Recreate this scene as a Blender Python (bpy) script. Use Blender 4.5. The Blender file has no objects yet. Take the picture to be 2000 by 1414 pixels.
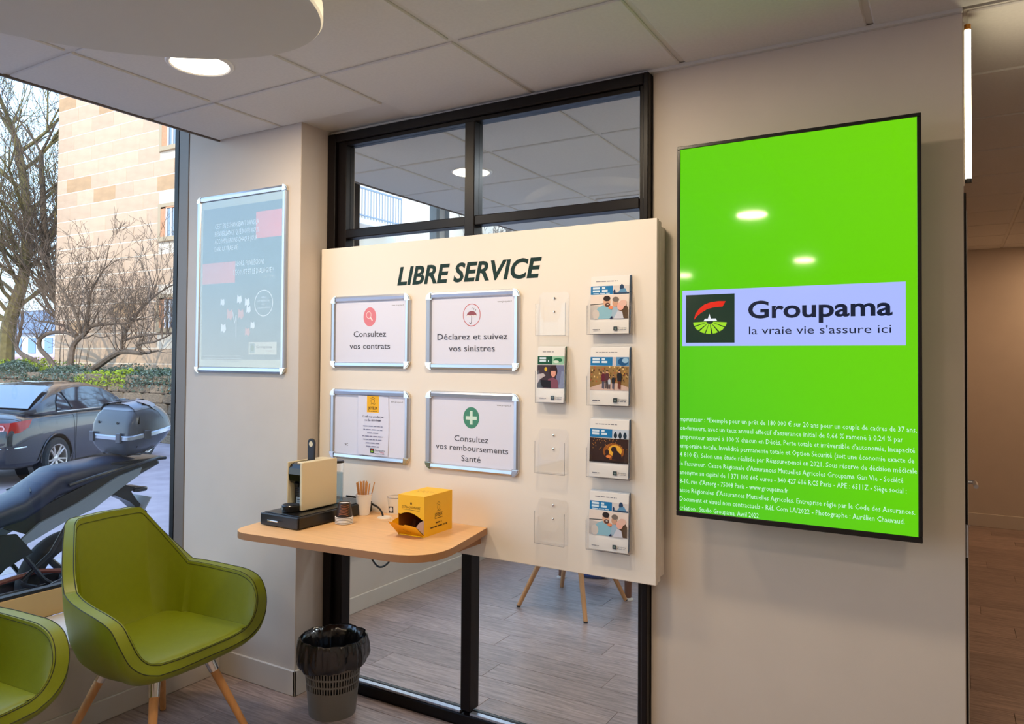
import bpy, bmesh, math, random
from mathutils import Vector, Matrix, noise
random.seed(11)
SC = bpy.context.scene
COL = SC.collection
R = math.radians
H = 2.557          # ceiling height
EYE = 1.496

# ------------------------------------------------------------------ camera, sky, sun, exposure
cd = bpy.data.cameras.new('camera'); cam = bpy.data.objects.new('camera', cd); COL.objects.link(cam)
yaw, pitch, roll = R(31.303), R(1.1706), R(.434)
fwd = Vector((-math.sin(yaw)*math.cos(pitch), math.cos(yaw)*math.cos(pitch), math.sin(pitch)))
rt = Vector((math.cos(yaw), math.sin(yaw), 0)); up = rt.cross(fwd)
r2 = rt*math.cos(roll)+up*math.sin(roll); u2 = -rt*math.sin(roll)+up*math.cos(roll)
m = Matrix((r2, u2, -fwd)).transposed().to_4x4(); m.translation = (0, 0, EYE)
cam.matrix_world = m
cd.sensor_fit = 'HORIZONTAL'; cd.sensor_width = 36; cd.lens = 36*1475.0/2000
cd.shift_x = (1000-965.3)/2000; cd.shift_y = -(707-673.4)/2000
cd.clip_start = .03; cd.clip_end = 300
SC.camera = cam

w = bpy.data.worlds.new('sky'); SC.world = w; w.use_nodes = True
nt = w.node_tree; nt.nodes.clear()
wo = nt.nodes.new('ShaderNodeOutputWorld'); bg = nt.nodes.new('ShaderNodeBackground')
tc = nt.nodes.new('ShaderNodeTexCoord'); sx = nt.nodes.new('ShaderNodeSeparateXYZ'); rp = nt.nodes.new('ShaderNodeValToRGB')
nt.links.new(tc.outputs['Generated'], sx.inputs[0]); nt.links.new(sx.outputs['Z'], rp.inputs[0])
nt.links.new(rp.outputs[0], bg.inputs[0]); nt.links.new(bg.outputs[0], wo.inputs[0])
el = rp.color_ramp.elements
el[0].position = 0.0; el[0].color = (.80, .88, .95, 1)
el[1].position = 1.0; el[1].color = (.34, .54, 1.0, 1)
e = el.new(.12); e.color = (.60, .80, 1.0, 1)
e = el.new(.35); e.color = (.46, .68, 1.0, 1)
bg.inputs[1].default_value = 3.1

ld = bpy.data.lights.new('sun', 'SUN'); ld.energy = 3.2; ld.angle = R(1.0); ld.color = (1, .87, .72)
sun = bpy.data.objects.new('sun', ld); COL.objects.link(sun)
sun.rotation_euler = Vector((-.45, .75, -.48)).to_track_quat('-Z', 'Y').to_euler()
sun.location = (10, -20, 20)

SC.view_settings.view_transform = 'Standard'; SC.view_settings.look = 'None'
SC.view_settings.exposure = 0.0; SC.view_settings.gamma = 1.0
SC.view_settings.use_curve_mapping = False
LAMP_W = 15.0
LAMP_C = (1.0, .80, .56)
SC.cycles.transparent_max_bounces = 40

# ------------------------------------------------------------------ helpers
def lin(c):
    out = []
    for v in c[:3]:
        v = v/255.0
        out.append(v/12.92 if v <= .04045 else ((v+.055)/1.055)**2.4)
    return (*out, 1)

_m = {}
def mat(name, col, rough=.6, metal=0.0, spec=.5, noise_amt=0.0, noise_scale=20, bump=0.0, bump_scale=200, rnd=0.0, coat=0.0, stretch=None):
    if name in _m: return _m[name]
    M = bpy.data.materials.new(name); M.use_nodes = True; t = M.node_tree; b = t.nodes['Principled BSDF']
    c = lin(col); b.inputs['Base Color'].default_value = c
    b.inputs['Roughness'].default_value = rough; b.inputs['Metallic'].default_value = metal
    b.inputs['Specular IOR Level'].default_value = spec; b.inputs['Coat Weight'].default_value = coat
    last = None
    co = t.nodes.new('ShaderNodeTexCoord'); src = co.outputs['Object']
    if stretch:
        mp = t.nodes.new('ShaderNodeMapping'); mp.inputs['Scale'].default_value = stretch
        t.links.new(src, mp.inputs[0]); src = mp.outputs[0]
        if rnd:
            oi0 = t.nodes.new('ShaderNodeObjectInfo'); mv = t.nodes.new('ShaderNodeVectorMath'); mv.operation = 'SCALE'
            mv.inputs[0].default_value = (37, 91, 13); t.links.new(oi0.outputs['Random'], mv.inputs['Scale'])
            t.links.new(mv.outputs[0], mp.inputs['Location'])
    if noise_amt or rnd:
        hsv = t.nodes.new('ShaderNodeHueSaturation'); hsv.inputs['Color'].default_value = c
        val = None
        if noise_amt:
            n = t.nodes.new('ShaderNodeTexNoise'); n.inputs['Scale'].default_value = noise_scale; n.inputs['Detail'].default_value = 5
            t.links.new(src, n.inputs['Vector'])
            mr = t.nodes.new('ShaderNodeMapRange'); mr.inputs[1].default_value = .3; mr.inputs[2].default_value = .7
            mr.inputs[3].default_value = 1-noise_amt; mr.inputs[4].default_value = 1+noise_amt
            t.links.new(n.outputs['Fac'], mr.inputs[0]); val = mr.outputs[0]
        if rnd:
            oi = t.nodes.new('ShaderNodeObjectInfo')
            m2 = t.nodes.new('ShaderNodeMapRange'); m2.inputs[3].default_value = 1-rnd; m2.inputs[4].default_value = 1+rnd
            t.links.new(oi.outputs['Random'], m2.inputs[0])
            if val:
                mu = t.nodes.new('ShaderNodeMath'); mu.operation = 'MULTIPLY'; t.links.new(val, mu.inputs[0]); t.links.new(m2.outputs[0], mu.inputs[1]); val = mu.outputs[0]
            else: val = m2.outputs[0]
        t.links.new(val, hsv.inputs['Value']); t.links.new(hsv.outputs[0], b.inputs['Base Color'])
    if bump:
        n2 = t.nodes.new('ShaderNodeTexNoise'); n2.inputs['Scale'].default_value = bump_scale; n2.inputs['Detail'].default_value = 3
        t.links.new(src, n2.inputs['Vector'])
        bp = t.nodes.new('ShaderNodeBump'); bp.inputs['Strength'].default_value = bump; bp.inputs['Distance'].default_value = .002
        t.links.new(n2.outputs['Fac'], bp.inputs['Height']); t.links.new(bp.outputs[0], b.inputs['Normal'])
    _m[name] = M; return M

def flat(col):
    return mat('print_%d_%d_%d' % tuple(col[:3]), col, .55, spec=.3)

def emit(name, col, strength):
    if name in _m: return _m[name]
    M = bpy.data.materials.new(name); M.use_nodes = True; t = M.node_tree; b = t.nodes['Principled BSDF']
    b.inputs['Base Color'].default_value = (0.005, .005, .005, 1); b.inputs['Roughness'].default_value = .12
    b.inputs['Emission Color'].default_value = lin(col); b.inputs['Emission Strength'].default_value = strength
    _m[name] = M; return M

def clear(name, tint=(255, 255, 255), refl=1.0, rough=.0, ior=1.45, base=0.0):
    """thin glazing: transparent with a Fresnel reflection"""
    if name in _m: return _m[name]
    M = bpy.data.materials.new(name); M.use_nodes = True; t = M.node_tree; t.nodes.clear()
    o = t.nodes.new('ShaderNodeOutputMaterial'); mx = t.nodes.new('ShaderNodeMixShader')
    tr = t.nodes.new('ShaderNodeBsdfTransparent'); tr.inputs[0].default_value = lin(tint)
    gl = t.nodes.new('ShaderNodeBsdfGlossy'); gl.inputs['Roughness'].default_value = rough
    lw = t.nodes.new('ShaderNodeLayerWeight'); fr = t.nodes.new('ShaderNodeMath'); fr.operation = 'POWER'; fr.inputs[1].default_value = 4.5
    t.links.new(lw.outputs['Facing'], fr.inputs[0])
    f0 = ((ior-1)/(ior+1))**2
    ma = t.nodes.new('ShaderNodeMath'); ma.operation = 'MULTIPLY_ADD'; ma.inputs[1].default_value = refl*(1-f0); ma.inputs[2].default_value = base+f0*refl
    ma.use_clamp = True
    t.links.new(fr.outputs[0], ma.inputs[0]); t.links.new(ma.outputs[0], mx.inputs[0])
    t.links.new(tr.outputs[0], mx.inputs[1]); t.links.new(gl.outputs[0], mx.inputs[2]); t.links.new(mx.outputs[0], o.inputs[0])
    _m[name] = M; return M

def link(name, me, parent=None, loc=None, rot=None):
    o = bpy.data.objects.new(name, me); COL.objects.link(o)
    if parent is not None: o.parent = parent
    if loc is not None: o.location = loc
    if rot is not None: o.rotation_euler = rot
    return o

def obj(name, bm, mats, parent=None, loc=None, rot=None, smooth=False, angle=35):
    me = bpy.data.meshes.new(name); bm.to_mesh(me); bm.free()
    for x in (mats if isinstance(mats, (list, tuple)) else [mats]): me.materials.append(x)
    if smooth:
        me.polygons.foreach_set('use_smooth', [True]*len(me.polygons))
        try: me.set_sharp_from_angle(angle=R(angle))
        except Exception: pass
    return link(name, me, parent, loc, rot)

def tag(o, label=None, cat=None, group=None, kind=None):
    if label: o['label'] = label
    if cat: o['category'] = cat
    if group: o['group'] = group
    if kind: o['kind'] = kind
    return o

def thing(name, label, cat, loc=(0, 0, 0), rot=0, group=None):
    o = bpy.data.objects.new(name, None); COL.objects.link(o); o.location = loc
    o.rotation_euler = (0, 0, rot) if not isinstance(rot, (tuple, list)) else rot
    o.empty_display_size = .1
    return tag(o, label, cat, group)

def struct(name, bm, m, parent=None, label=None, **k):
    o = obj(name, bm, m, parent, **k)
    if parent is None: o['kind'] = 'structure'
    if label: o['label'] = label
    return o

def dup(root, loc, rot=None, label=None, group=None):
    r = root.copy(); COL.objects.link(r); r.location = loc
    if rot is not None: r.rotation_euler = rot
    if label: r['label'] = label
    if group: r['group'] = group
    for ch in list(root.children):
        c = ch.copy(); COL.objects.link(c); c.parent = r
        for g in ch.children:
            d = g.copy(); COL.objects.link(d); d.parent = c
    return r

def B(): return bmesh.new()
def box(bm, x0, x1, y0, y1, z0, z1, bev=0.0, seg=1, mi=0):
    vs = [bm.verts.new((x, y, z)) for x in (x0, x1) for y in (y0, y1) for z in (z0, z1)]
    F = []
    for q in ((0, 1, 3, 2), (4, 6, 7, 5), (0, 4, 5, 1), (2, 3, 7, 6), (0, 2, 6, 4), (1, 5, 7, 3)):
        f = bm.faces.new([vs[i] for i in q]); f.material_index = mi; F.append(f)
    if bev:
        es = list({e for f in F for e in f.edges})
        rr = bmesh.ops.bevel(bm, geom=es, offset=bev, segments=seg, profile=.5, affect='EDGES', clamp_overlap=True)
        for f in rr['faces']: f.material_index = mi
    return bm
def bx(x0, x1, y0, y1, z0, z1, bev=0.0, seg=1): return box(B(), x0, x1, y0, y1, z0, z1, bev, seg)

def lathe(bm, prof, n=24, cx=0, cy=0, mi=0, a0=0, a1=2*math.pi):
    full = abs(a1-a0-2*math.pi) < 1e-6
    rings = []
    for r, z in prof:
        if r < 1e-6: rings.append([bm.verts.new((cx, cy, z))]*n)
        else: rings.append([bm.verts.new((cx+r*math.cos(a0+(a1-a0)*i/(n if full else n-1)), cy+r*math.sin(a0+(a1-a0)*i/(n if full else n-1)), z)) for i in range(n)])
    for a, b in zip(rings, rings[1:]):
        for i in range(n if full else n-1):
            j = (i+1) % n
            q = []
            for v in (a[i], a[j], b[j], b[i]):
                if v not in q: q.append(v)
            if len(q) > 2:
                try: f = bm.faces.new(q); f.material_index = mi
                except ValueError: pass
    return bm

def tube(bm, pts, rad, n=8, mi=0, cap=True, closed=False):
    pts = [Vector(p) for p in pts]; N = len(pts)
    rads = rad if isinstance(rad, (list, tuple)) else [rad]*N
    rings = []; prev = None
    for i, p in enumerate(pts):
        if closed: d = pts[(i+1) % N]-pts[i-1]
        elif i == 0: d = pts[1]-p
        elif i == N-1: d = p-pts[i-1]
        else: d = pts[i+1]-pts[i-1]
        if d.length < 1e-9: d = Vector((0, 0, 1))
        d.normalize()
        if prev is None:
            a = Vector((0, 0, 1)) if abs(d.z) < .9 else Vector((1, 0, 0))
            u = d.cross(a).normalized()
        else:
            u = prev-d*prev.dot(d)
            u = u.normalized() if u.length > 1e-6 else d.orthogonal().normalized()
        prev = u; v = d.cross(u)
        rings.append([bm.verts.new(p+rads[i]*(u*math.cos(2*math.pi*k/n)+v*math.sin(2*math.pi*k/n))) for k in range(n)])
    pairs = list(zip(rings, rings[1:]))
    if closed: pairs.append((rings[-1], rings[0]))
    for a, b in pairs:
        for k in range(n):
            f = bm.faces.new((a[k], a[(k+1) % n], b[(k+1) % n], b[k])); f.material_index = mi
    if cap and not closed:
        for r_ in (rings[0][::-1], rings[-1]):
            try: f = bm.faces.new(r_); f.material_index = mi
            except ValueError: pass
    return bm

def loft(bm, rings, close_ends=True, closed=True, mi=0):
    R_ = [[bm.verts.new(p) for p in r] for r in rings]; n = len(R_[0])
    for a, b in zip(R_, R_[1:]):
        for k in range(n if closed else n-1):
            f = bm.faces.new((a[k], a[(k+1) % n], b[(k+1) % n], b[k])); f.material_index = mi
    if close_ends:
        for r_ in (R_[0][::-1], R_[-1]):
            try: f = bm.faces.new(r_); f.material_index = mi
            except ValueError: pass
    bmesh.ops.recalc_face_normals(bm, faces=bm.faces)
    return bm

def prism(bm, poly, axis, a, b, mi=0):
    """extrude a 2-D polygon along axis 'x','y' or 'z' from a to b"""
    def P(p, t): return {'z': (p[0], p[1], t), 'y': (p[0], t, p[1]), 'x': (t, p[0], p[1])}[axis]
    A = [bm.verts.new(P(p, a)) for p in poly]; C = [bm.verts.new(P(p, b)) for p in poly]
    fs = [bm.faces.new(A), bm.faces.new(C[::-1])]
    n = len(poly)
    for i in range(n): fs.append(bm.faces.new((A[i], C[i], C[(i+1) % n], A[(i+1) % n])))
    for f in fs: f.material_index = mi
    bmesh.ops.recalc_face_normals(bm, faces=fs)
    return bm

def rrect(x0, x1, y0, y1, r, n=5):
    out = []
    for cx, cy, a in ((x1-r, y0+r, -90), (x1-r, y1-r, 0), (x0+r, y1-r, 90), (x0+r, y0+r, 180)):
        for i in range(n+1):
            t = R(a+90*i/n); out.append((cx+r*math.cos(t), cy+r*math.sin(t)))
    return out

def catmull(pts, n=6, closed=False):
    P = [Vector(p) for p in pts]; out = []; N = len(P)
    for i in range(N if closed else N-1):
        p0 = P[i-1] if (closed or i > 0) else P[0]; p1 = P[i]; p2 = P[(i+1) % N]
        p3 = P[(i+2) % N] if (closed or i+2 < N) else P[-1]
        for k in range(n):
            t = k/n
            out.append(.5*((2*p1)+(-p0+p2)*t+(2*p0-5*p1+4*p2-p3)*t*t+(-p0+3*p1-3*p2+p3)*t**3))
    if not closed: out.append(P[-1])
    return out

# ---- flat print: coloured shapes and lettering on a surface, local frame u (right), v (up), facing -y
_fc = {}
class Print:
    def __init__(s, emissive=None): s.bm = B(); s.mats = []; s.keys = {}; s.z = 0; s.em = emissive
    def mi(s, col):
        k = tuple(col[:3])
        if k not in s.keys:
            s.keys[k] = len(s.mats)
            s.mats.append(emit('screen_%d_%d_%d' % k, k, s.em) if s.em else flat(k))
        return s.keys[k]
    def poly(s, pts, col, bump=True):
        if bump: s.z += 1
        y = -.00012*s.z
        vs = [s.bm.verts.new((p[0], y, p[1])) for p in pts]
        f = s.bm.faces.new(vs); f.material_index = s.mi(col)
        f.normal_update()
        if f.normal.y > 0: f.normal_flip()
    def rect(s, x0, x1, y0, y1, col, bump=True): s.poly([(x0, y0), (x1, y0), (x1, y1), (x0, y1)], col, bump)
    def ell(s, cx, cy, rx, ry, col, n=20, a0=0, a1=360):
        k = n if a1-a0 >= 360 else n+1
        s.poly([(cx+rx*math.cos(R(a0+(a1-a0)*i/n)), cy+ry*math.sin(R(a0+(a1-a0)*i/n))) for i in range(k)], col)
    def ring(s, cx, cy, rx, ry, t, col, n=28):
        s.z += 1; y = -.00012*s.z; mi = s.mi(col)
        a = [s.bm.verts.new((cx+rx*math.cos(2*math.pi*i/n), y, cy+ry*math.sin(2*math.pi*i/n))) for i in range(n)]
        b = [s.bm.verts.new((cx+(rx-t)*math.cos(2*math.pi*i/n), y, cy+(ry-t)*math.sin(2*math.pi*i/n))) for i in range(n)]
        for i in range(n):
            f = s.bm.faces.new((a[i], a[(i+1) % n], b[(i+1) % n], b[i])); f.material_index = mi
    def line(s, pts, t, col):
        s.z += 1
        for (x0, y0), (x1, y1) in zip(pts, pts[1:]):
            d = Vector((x1-x0, y1-y0)); 
            if d.length < 1e-9: continue
            n = Vector((-d.y, d.x)).normalized()*t/2
            s.poly([(x0-n.x, y0-n.y), (x1-n.x, y1-n.y), (x1+n.x, y1+n.y), (x0+n.x, y0+n.y)], col, False)
    def text(s, body, x, y, h, col, width=None, align='L', shear=0, bold=0, res=2, maxw=None):
        """x,y = baseline start (or centre); h = cap height"""
        key = (body, shear, bold, res)
        cu = bpy.data.curves.new('t', 'FONT'); cu.body = body; cu.shear = shear; cu.offset = bold; cu.resolution_u = res
        cu.fill_mode = 'FRONT'
        o = bpy.data.objects.new('t', cu); COL.objects.link(o)
        bpy.context.view_layer.update()
        me = bpy.data.meshes.new_from_object(o.evaluated_get(bpy.context.evaluated_depsgraph_get()))
        bpy.data.objects.remove(o); bpy.data.curves.remove(cu)
        if not me.vertices: return
        xs = [v.co.x for v in me.vertices]; x0, x1 = min(xs), max(xs)
        k = h/.729; kx = k
        if width: kx = width/(x1-x0)
        W = (x1-x0)*kx
        ox = x-x0*kx - (W/2 if align == 'C' else W if align == 'R' else 0)
        s.z += 1; yy = -.00012*s.z; mi = s.mi(col)
        vs = [s.bm.verts.new((v.co.x*kx+ox, yy, v.co.y*k+y)) for v in me.vertices]
        for p in me.polygons:
            try: f = s.bm.faces.new([vs[i] for i in p.vertices]); f.material_index = mi
            except ValueError: pass
        bpy.data.meshes.remove(me)
    def bars(s, x0, x1, y, h, col, seed=0):
        """a run of print too small to read: word-long dashes"""
        rn = random.Random(seed); s.z += 1; x = x0
        while x < x1:
            l = rn.uniform(1.2, 4.2)*h*1.2
            s.rect(x, min(x+l, x1), y, y+h*.62, col, False); x += l+h*.7
    def put(s, name, parent, loc=(0, 0, 0), rot=None):
        for f in s.bm.faces:
            f.normal_update()
        return obj(name, s.bm, s.mats, parent, loc, rot)

DG = (16, 52, 44)
def logo(P, x, y, s):
    """square dark green emblem with red arc, white village and green furrows; lower-left corner x,y"""
    P.rect(x, x+s, y, y+s, (8, 48, 36))
    arc = [(.17, .48), (.20, .60), (.27, .70), (.38, .79), (.52, .84), (.68, .855), (.82, .85), (.76, .74), (.60, .735), (.45, .70), (.33, .63), (.24, .56)]
    P.poly([(x+s*a, y+s*b) for a, b in arc[:6]]+[(x+s*a, y+s*b) for a, b in arc[6:]], (228, 36, 20))
    for poly in ([(.37, .45), (.40, .50), (.46, .50), (.49, .60), (.52, .50), (.62, .50), (.65, .45)],):
        P.poly([(x+s*a, y+s*b) for a, b in poly], (235, 240, 250))
    c = (.5, .44)
    P.z += 1
    for a0, a1 in ((183, 200), (205, 226), (232, 252), (256, 274), (280, 299), (305, 330), (335, 355)):
        r0, r1 = .07, .345
        q = [(c[0]+r*math.cos(R(a)), c[1]+r*.74*math.sin(R(a))) for a, r in ((a0, r0), (a0, r1), ((a0+a1)/2, r1*1.01), (a1, r1), (a1, r0))]
        P.poly([(x+s*a, y+s*b) for a, b in q], (160, 224, 40), False)

# ------------------------------------------------------------------ materials
WALL = mat('wall_paint', (207, 196, 185), .75, noise_amt=.02, noise_scale=6, bump=.10, bump_scale=500)
BASEB = mat('baseboard_paint', (208, 200, 190), .5)
WHITE = mat('white_laminate', (238, 228, 216), .45)
CEIL = mat('ceiling_tile', (214, 211, 206), .85, noise_amt=.03, noise_scale=90, bump=.15, bump_scale=600)
GRIDM = mat('ceiling_grid_metal', (206, 202, 196), .5)
BLACKM = mat('black_powder_coat', (15, 9, 11), .38, spec=.25)
GASKET = mat('black_gasket', (10, 10, 12), .5)
WFRAME = mat('window_frame_taupe', (122, 112, 104), .4)
WFRAMEB = mat('window_bottom_frame', (198, 168, 118), .5)
SILL = mat('sill_white', (222, 215, 205), .5)
ALU = mat('brushed_aluminium', (196, 200, 210), .32, metal=.85)
CHROME = mat('chrome', (225, 222, 215), .12, metal=1)
GLASS = clear('window_glass', (248, 252, 252), .7)
PGLASS = clear('partition_glass', (248, 251, 252), .8)
ACRYL = clear('clear_acrylic', (255, 255, 255), .7, .02, 1.49, 0)
PLASTICCOVER = clear('poster_cover', (250, 250, 250), 1.0, .05, 1.5, .12)
PLANK = mat('vinyl_plank', (160, 140, 133), .38, noise_amt=.34, noise_scale=7, rnd=.15, bump=.12, bump_scale=30, stretch=(1.2, 14, 14))
FLOORB = mat('plank_joint', (70, 60, 56), .6)
GREEN = mat('green_leather', (118, 128, 4), .42, bump=.12, bump_scale=350, noise_amt=.03, noise_scale=40)
SEAM = mat('dark_seam', (30, 36, 6), .6)
BEECH = mat('beech_wood', (208, 150, 92), .45, noise_amt=.10, noise_scale=4, stretch=(14, 14, 1.5))
TABLEW = mat('beech_laminate', (226, 180, 128), .38, noise_amt=.06, noise_scale=3, stretch=(2, 18, 18))
TABLEE = mat('beech_edge', (170, 122, 84), .5)
BLKP = mat('black_plastic', (18, 18, 20), .28)
BLKG = mat('black_gloss', (10, 10, 14), .08)
CREAM = mat('cream_plastic', (220, 206, 172), .4)
DARKG = mat('dark_grey_plastic', (50, 50, 54), .4)
YEL = mat('yellow_card', (248, 188, 10), .5)
PAPER = mat('white_paper', (238, 238, 242), .6)
CARDIN = mat('kraft_inside', (140, 84, 22), .7)
GREYP = mat('grey_bin_plastic', (112, 108, 102), .45)
BAG = mat('black_bin_liner', (8, 8, 12), .16, spec=.9, bump=1.0, bump_scale=22)
TREAD = mat('tyre_rubber', (34, 34, 36), .75)
CARP = mat('car_paint_graphite', (34, 34, 42), .18, metal=.3, coat=1)
CARG = mat('car_glass', (30, 44, 70), .03, spec=1)
CARG.node_tree.nodes['Principled BSDF'].inputs['IOR'].default_value = 2.4
RIM = mat('alloy_rim', (205, 195, 185), .3, metal=.6)
STONE = mat('sandstone', (214, 178, 146), .8, noise_amt=.07, noise_scale=2.5, rnd=.07, bump=.2, bump_scale=30)
STONED = mat('sandstone_darker', (200, 158, 116), .8, noise_amt=.08, noise_scale=3, rnd=.05)
MORTAR = mat('pale_mortar', (244, 224, 200), .9)
RUBBLE = mat('rubble_stone', (124, 106, 86), .9, noise_amt=.35, noise_scale=9, rnd=.25, bump=.6, bump_scale=14)
SOIL = mat('soil', (88, 72, 54), .95, noise_amt=.3, noise_scale=5)
BARK = mat('bark', (104, 86, 70), .9, noise_amt=.3, noise_scale=12)
BARKM = mat('mossy_bark', (120, 106, 66), .9, noise_amt=.3, noise_scale=8)
ASPH = mat('pale_asphalt', (172, 156, 160), .75, noise_amt=.14, noise_scale=3, bump=.3, bump_scale=60)
PAVE = mat('pale_paving', (172, 164, 176), .7, noise_amt=.08, noise_scale=5)
KERB = mat('granite_kerb', (178, 170, 168), .8, noise_amt=.1, noise_scale=20)

# ------------------------------------------------------------------ room shell
GX, GY, T6 = -.82, 2.056, .6
def plank_rows(parent, x0, x1, y0, y1, seed, joined=False):
    rn = random.Random(seed); PL = 1.22; PW = .18
    j0 = math.floor(y0/PW); bmj = B() if joined else None
    j = j0
    while j*PW < y1:
        a, b = max(y0, j*PW)+.0008, min(y1, (j+1)*PW)-.0008
        off = (j*.437 % 1)*PL
        k = math.floor((x0-off)/PL)
        while off+k*PL < x1:
            p, q = max(x0, off+k*PL)+.0008, min(x1, off+(k+1)*PL)-.0008
            if q-p > .01 and b-a > .01:
                if joined: box(bmj, p, q, a, b, -.006, 0)
                else:
                    cxm, cym = (p+q)/2, (a+b)/2
                    obj('plank', bx(p-cxm, q-cxm, a-cym, b-cym, -.006, 0, .0009), PLANK, parent, (cxm, cym, 0))
            k += 1
        j += 1
    if joined:
        tag(obj('plank', bmj, PLANK, parent), kind='stuff')

fl = struct('floor', bx(-3.42, 2.5, -5, 8.31, -.25, -.006), FLOORB, label='grey brown wood plank floor')
plank_rows(fl, -3.0, 2.5, .36, 2.60, 1)
plank_rows(fl, -3.03, -.12, 2.68, 5.7, 2)
plank_rows(fl, .03, 2.5, 2.60, 8.31, 3)
plank_rows(fl, -3.0, 2.5, -5, .36, 4, True)

def ceiling(x0, x1, y0, y1, holes=()):
    c = struct('ceiling', bx(x0, x1, y0, y1, H+.007, H+.05), GRIDM)
    cache = {}
    i0 = math.floor((x0-GX)/T6); j0 = math.floor((y0-GY)/T6)
    g = .010
    i = i0
    while GX+i*T6 < x1-.02:
        j = j0
        while GY+j*T6 < y1-.02:
            a, b = max(x0, GX+i*T6), min(x1, GX+(i+1)*T6); p, q = max(y0, GY+j*T6), min(y1, GY+(j+1)*T6)
            for hx0, hx1, hy0, hy1 in holes:
                if a < hx1-.01 and b > hx0+.01 and p < hy1-.01 and q > hy0+.01:
                    if hy0 > p+.05: q = min(q, hy0)
                    elif hx0 > a+.05: b = min(b, hx0)
                    else: a = b
            if b-a > .05 and q-p > .05:
                k = (round(b-a, 3), round(q-p, 3))
                if k not in cache:
                    o = obj('ceiling_tile', bx(-k[0]/2+g, k[0]/2-g, -k[1]/2+g, k[1]/2-g, 0, .012, .004), CEIL, c, ((a+b)/2, (p+q)/2, H)); cache[k] = o.data
                else: link('ceiling_tile', cache[k], c, ((a+b)/2, (p+q)/2, H))
            j += 1
        i += 1
    return c
ceiling(-3.06, 2.5, -2.2, 2.636, ((-3.4, -2.51, 2.437, 2.7),))
ceiling(.03, 2.5, 2.66, 8.31)
ceiling(-3.06, -.12, 2.70, 5.7)
struct('ceiling', bx(-3.06, 2.5, -5, -2.205, H, H+.05), CEIL)
struct('trim_1', bx(-3.068, -3.06, -5, 2.437, H-.004, H+.20), WFRAME, label='dark metal edge of the ceiling along the window recess')
struct('trim_2', bx(-3.068, -3.06, 2.71, 5.7, H-.004, H+.20), WFRAME)

struct('wall_back', bx(-.935, .028, 2.64, 2.75, 0, H+.2, .002), WALL)
struct('wall_pillar', bx(-3.29, -2.507, 2.437, 2.66, 0, H+.2, .002), WALL)
struct('wall_pillar', bx(-3.29, -2.437, 2.685, 2.715, 0, H+.2), WALL)
struct('wall_left', bx(-3.42, -3.0, -5, 2.437, -.2, .342), WALL)
struct('wall_left', bx(-3.42, -3.0, -5, -2.6, .342, H+.2), WALL)
struct('wall_left', bx(-3.42, -3.03, 2.72, 6.2, -.2, .342), WALL)
sl = struct('trim_3', bx(-3.375, -2.985, -2.6, 2.437, .343, .365, .003), SILL, label='white window sill board')
struct('trim_4', bx(-3.375, -3.015, 2.72, 5.7, .343, .365, .003), SILL)
struct('wall_right', bx(2.5, 2.6, -5, 8.31, 0, H+.2), WALL)
struct('wall_rear', bx(-3.42, 2.6, -5.1, -5, 0, H+.2), WALL)
struct('wall_far', bx(-.12, 2.6, 8.31, 8.41, 0, H+.2), WALL)
struct('wall_inner', bx(-.12, .0, 2.752, 8.31, 0, H+.2), WALL)
struct('wall_office', box(box(B(), -1.5, -.12, 5.7, 5.8, 0, H+.2), -3.42, -1.5, 5.7, 5.8, 0, .36), WALL)
w4 = struct('window_4', bx(-3.03, -1.5, 5.72, 5.77, .36, .44, .003), WFRAME, label='end window of the office')
for x0 in (-3.08, -2.3, -1.54): struct('window_frame', bx(x0, x0+.05, 5.72, 5.77, .44, H+.2, .003), WFRAME, w4)
for x0, x1 in ((-3.03, -2.3), (-2.25, -1.54)): struct('window_pane', bx(x0, x1, 5.743, 5.747, .44, H+.2), GLASS, w4)
struct('baseboard_pillar', box(box(B(), -3.0, -2.495, 2.425, 2.437, 0, .112, .003), -2.507, -2.495, 2.425, 2.60, 0, .112, .003), BASEB)
struct('baseboard_left', bx(-3.0, -2.988, -2.6, 2.425, 0, .09, .003), BASEB)
struct('baseboard_office', bx(-3.03, -3.018, 2.72, 5.7, 0, .095, .003), BASEB)
struct('baseboard_far', bx(.03, 2.5, 8.297, 8.31, 0, .12, .003), BASEB)
struct('wall_upper', bx(-3.46, 3.2, -9.5, 9.5, H+.36, 12.5), WALL, label='unseen upper storeys above the ceiling, added and sized to shade the street')  # unseen block, height and length chosen to keep sun off the street
struct('wall_upper', bx(-3.46, -3.07, -5, 6.2, H+.20, H+.36), WALL)
struct('wall_upper', bx(-3.07, 3.2, -5, 9.5, H+.20, H+.36), WALL)

# left shop window: frame, gasket, pane
w1 = struct('window_1', bx(-3.425, -3.375, -2.6, 2.437, .365, .478, .003), WFRAMEB, label='large shop window onto the street')
struct('window_frame', bx(-3.368, -3.2905, 2.434, 2.50, .365, H+.2, .003), WFRAME, w1)
struct('window_frame', bx(-3.425, -3.375, -2.6, -2.55, .478, H+.2, .003), WFRAME, w1)
g = box(B(), -3.399, -3.369, 2.432, 2.46, .478, H+.2); box(g, -3.412, -3.378, -2.55, 2.432, .478, .492)
struct('gasket', g, GASKET, w1)
struct('window_pane', bx(-3.402, -3.398, -2.55, 2.431, .485, H+.2), GLASS, w1)
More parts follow.
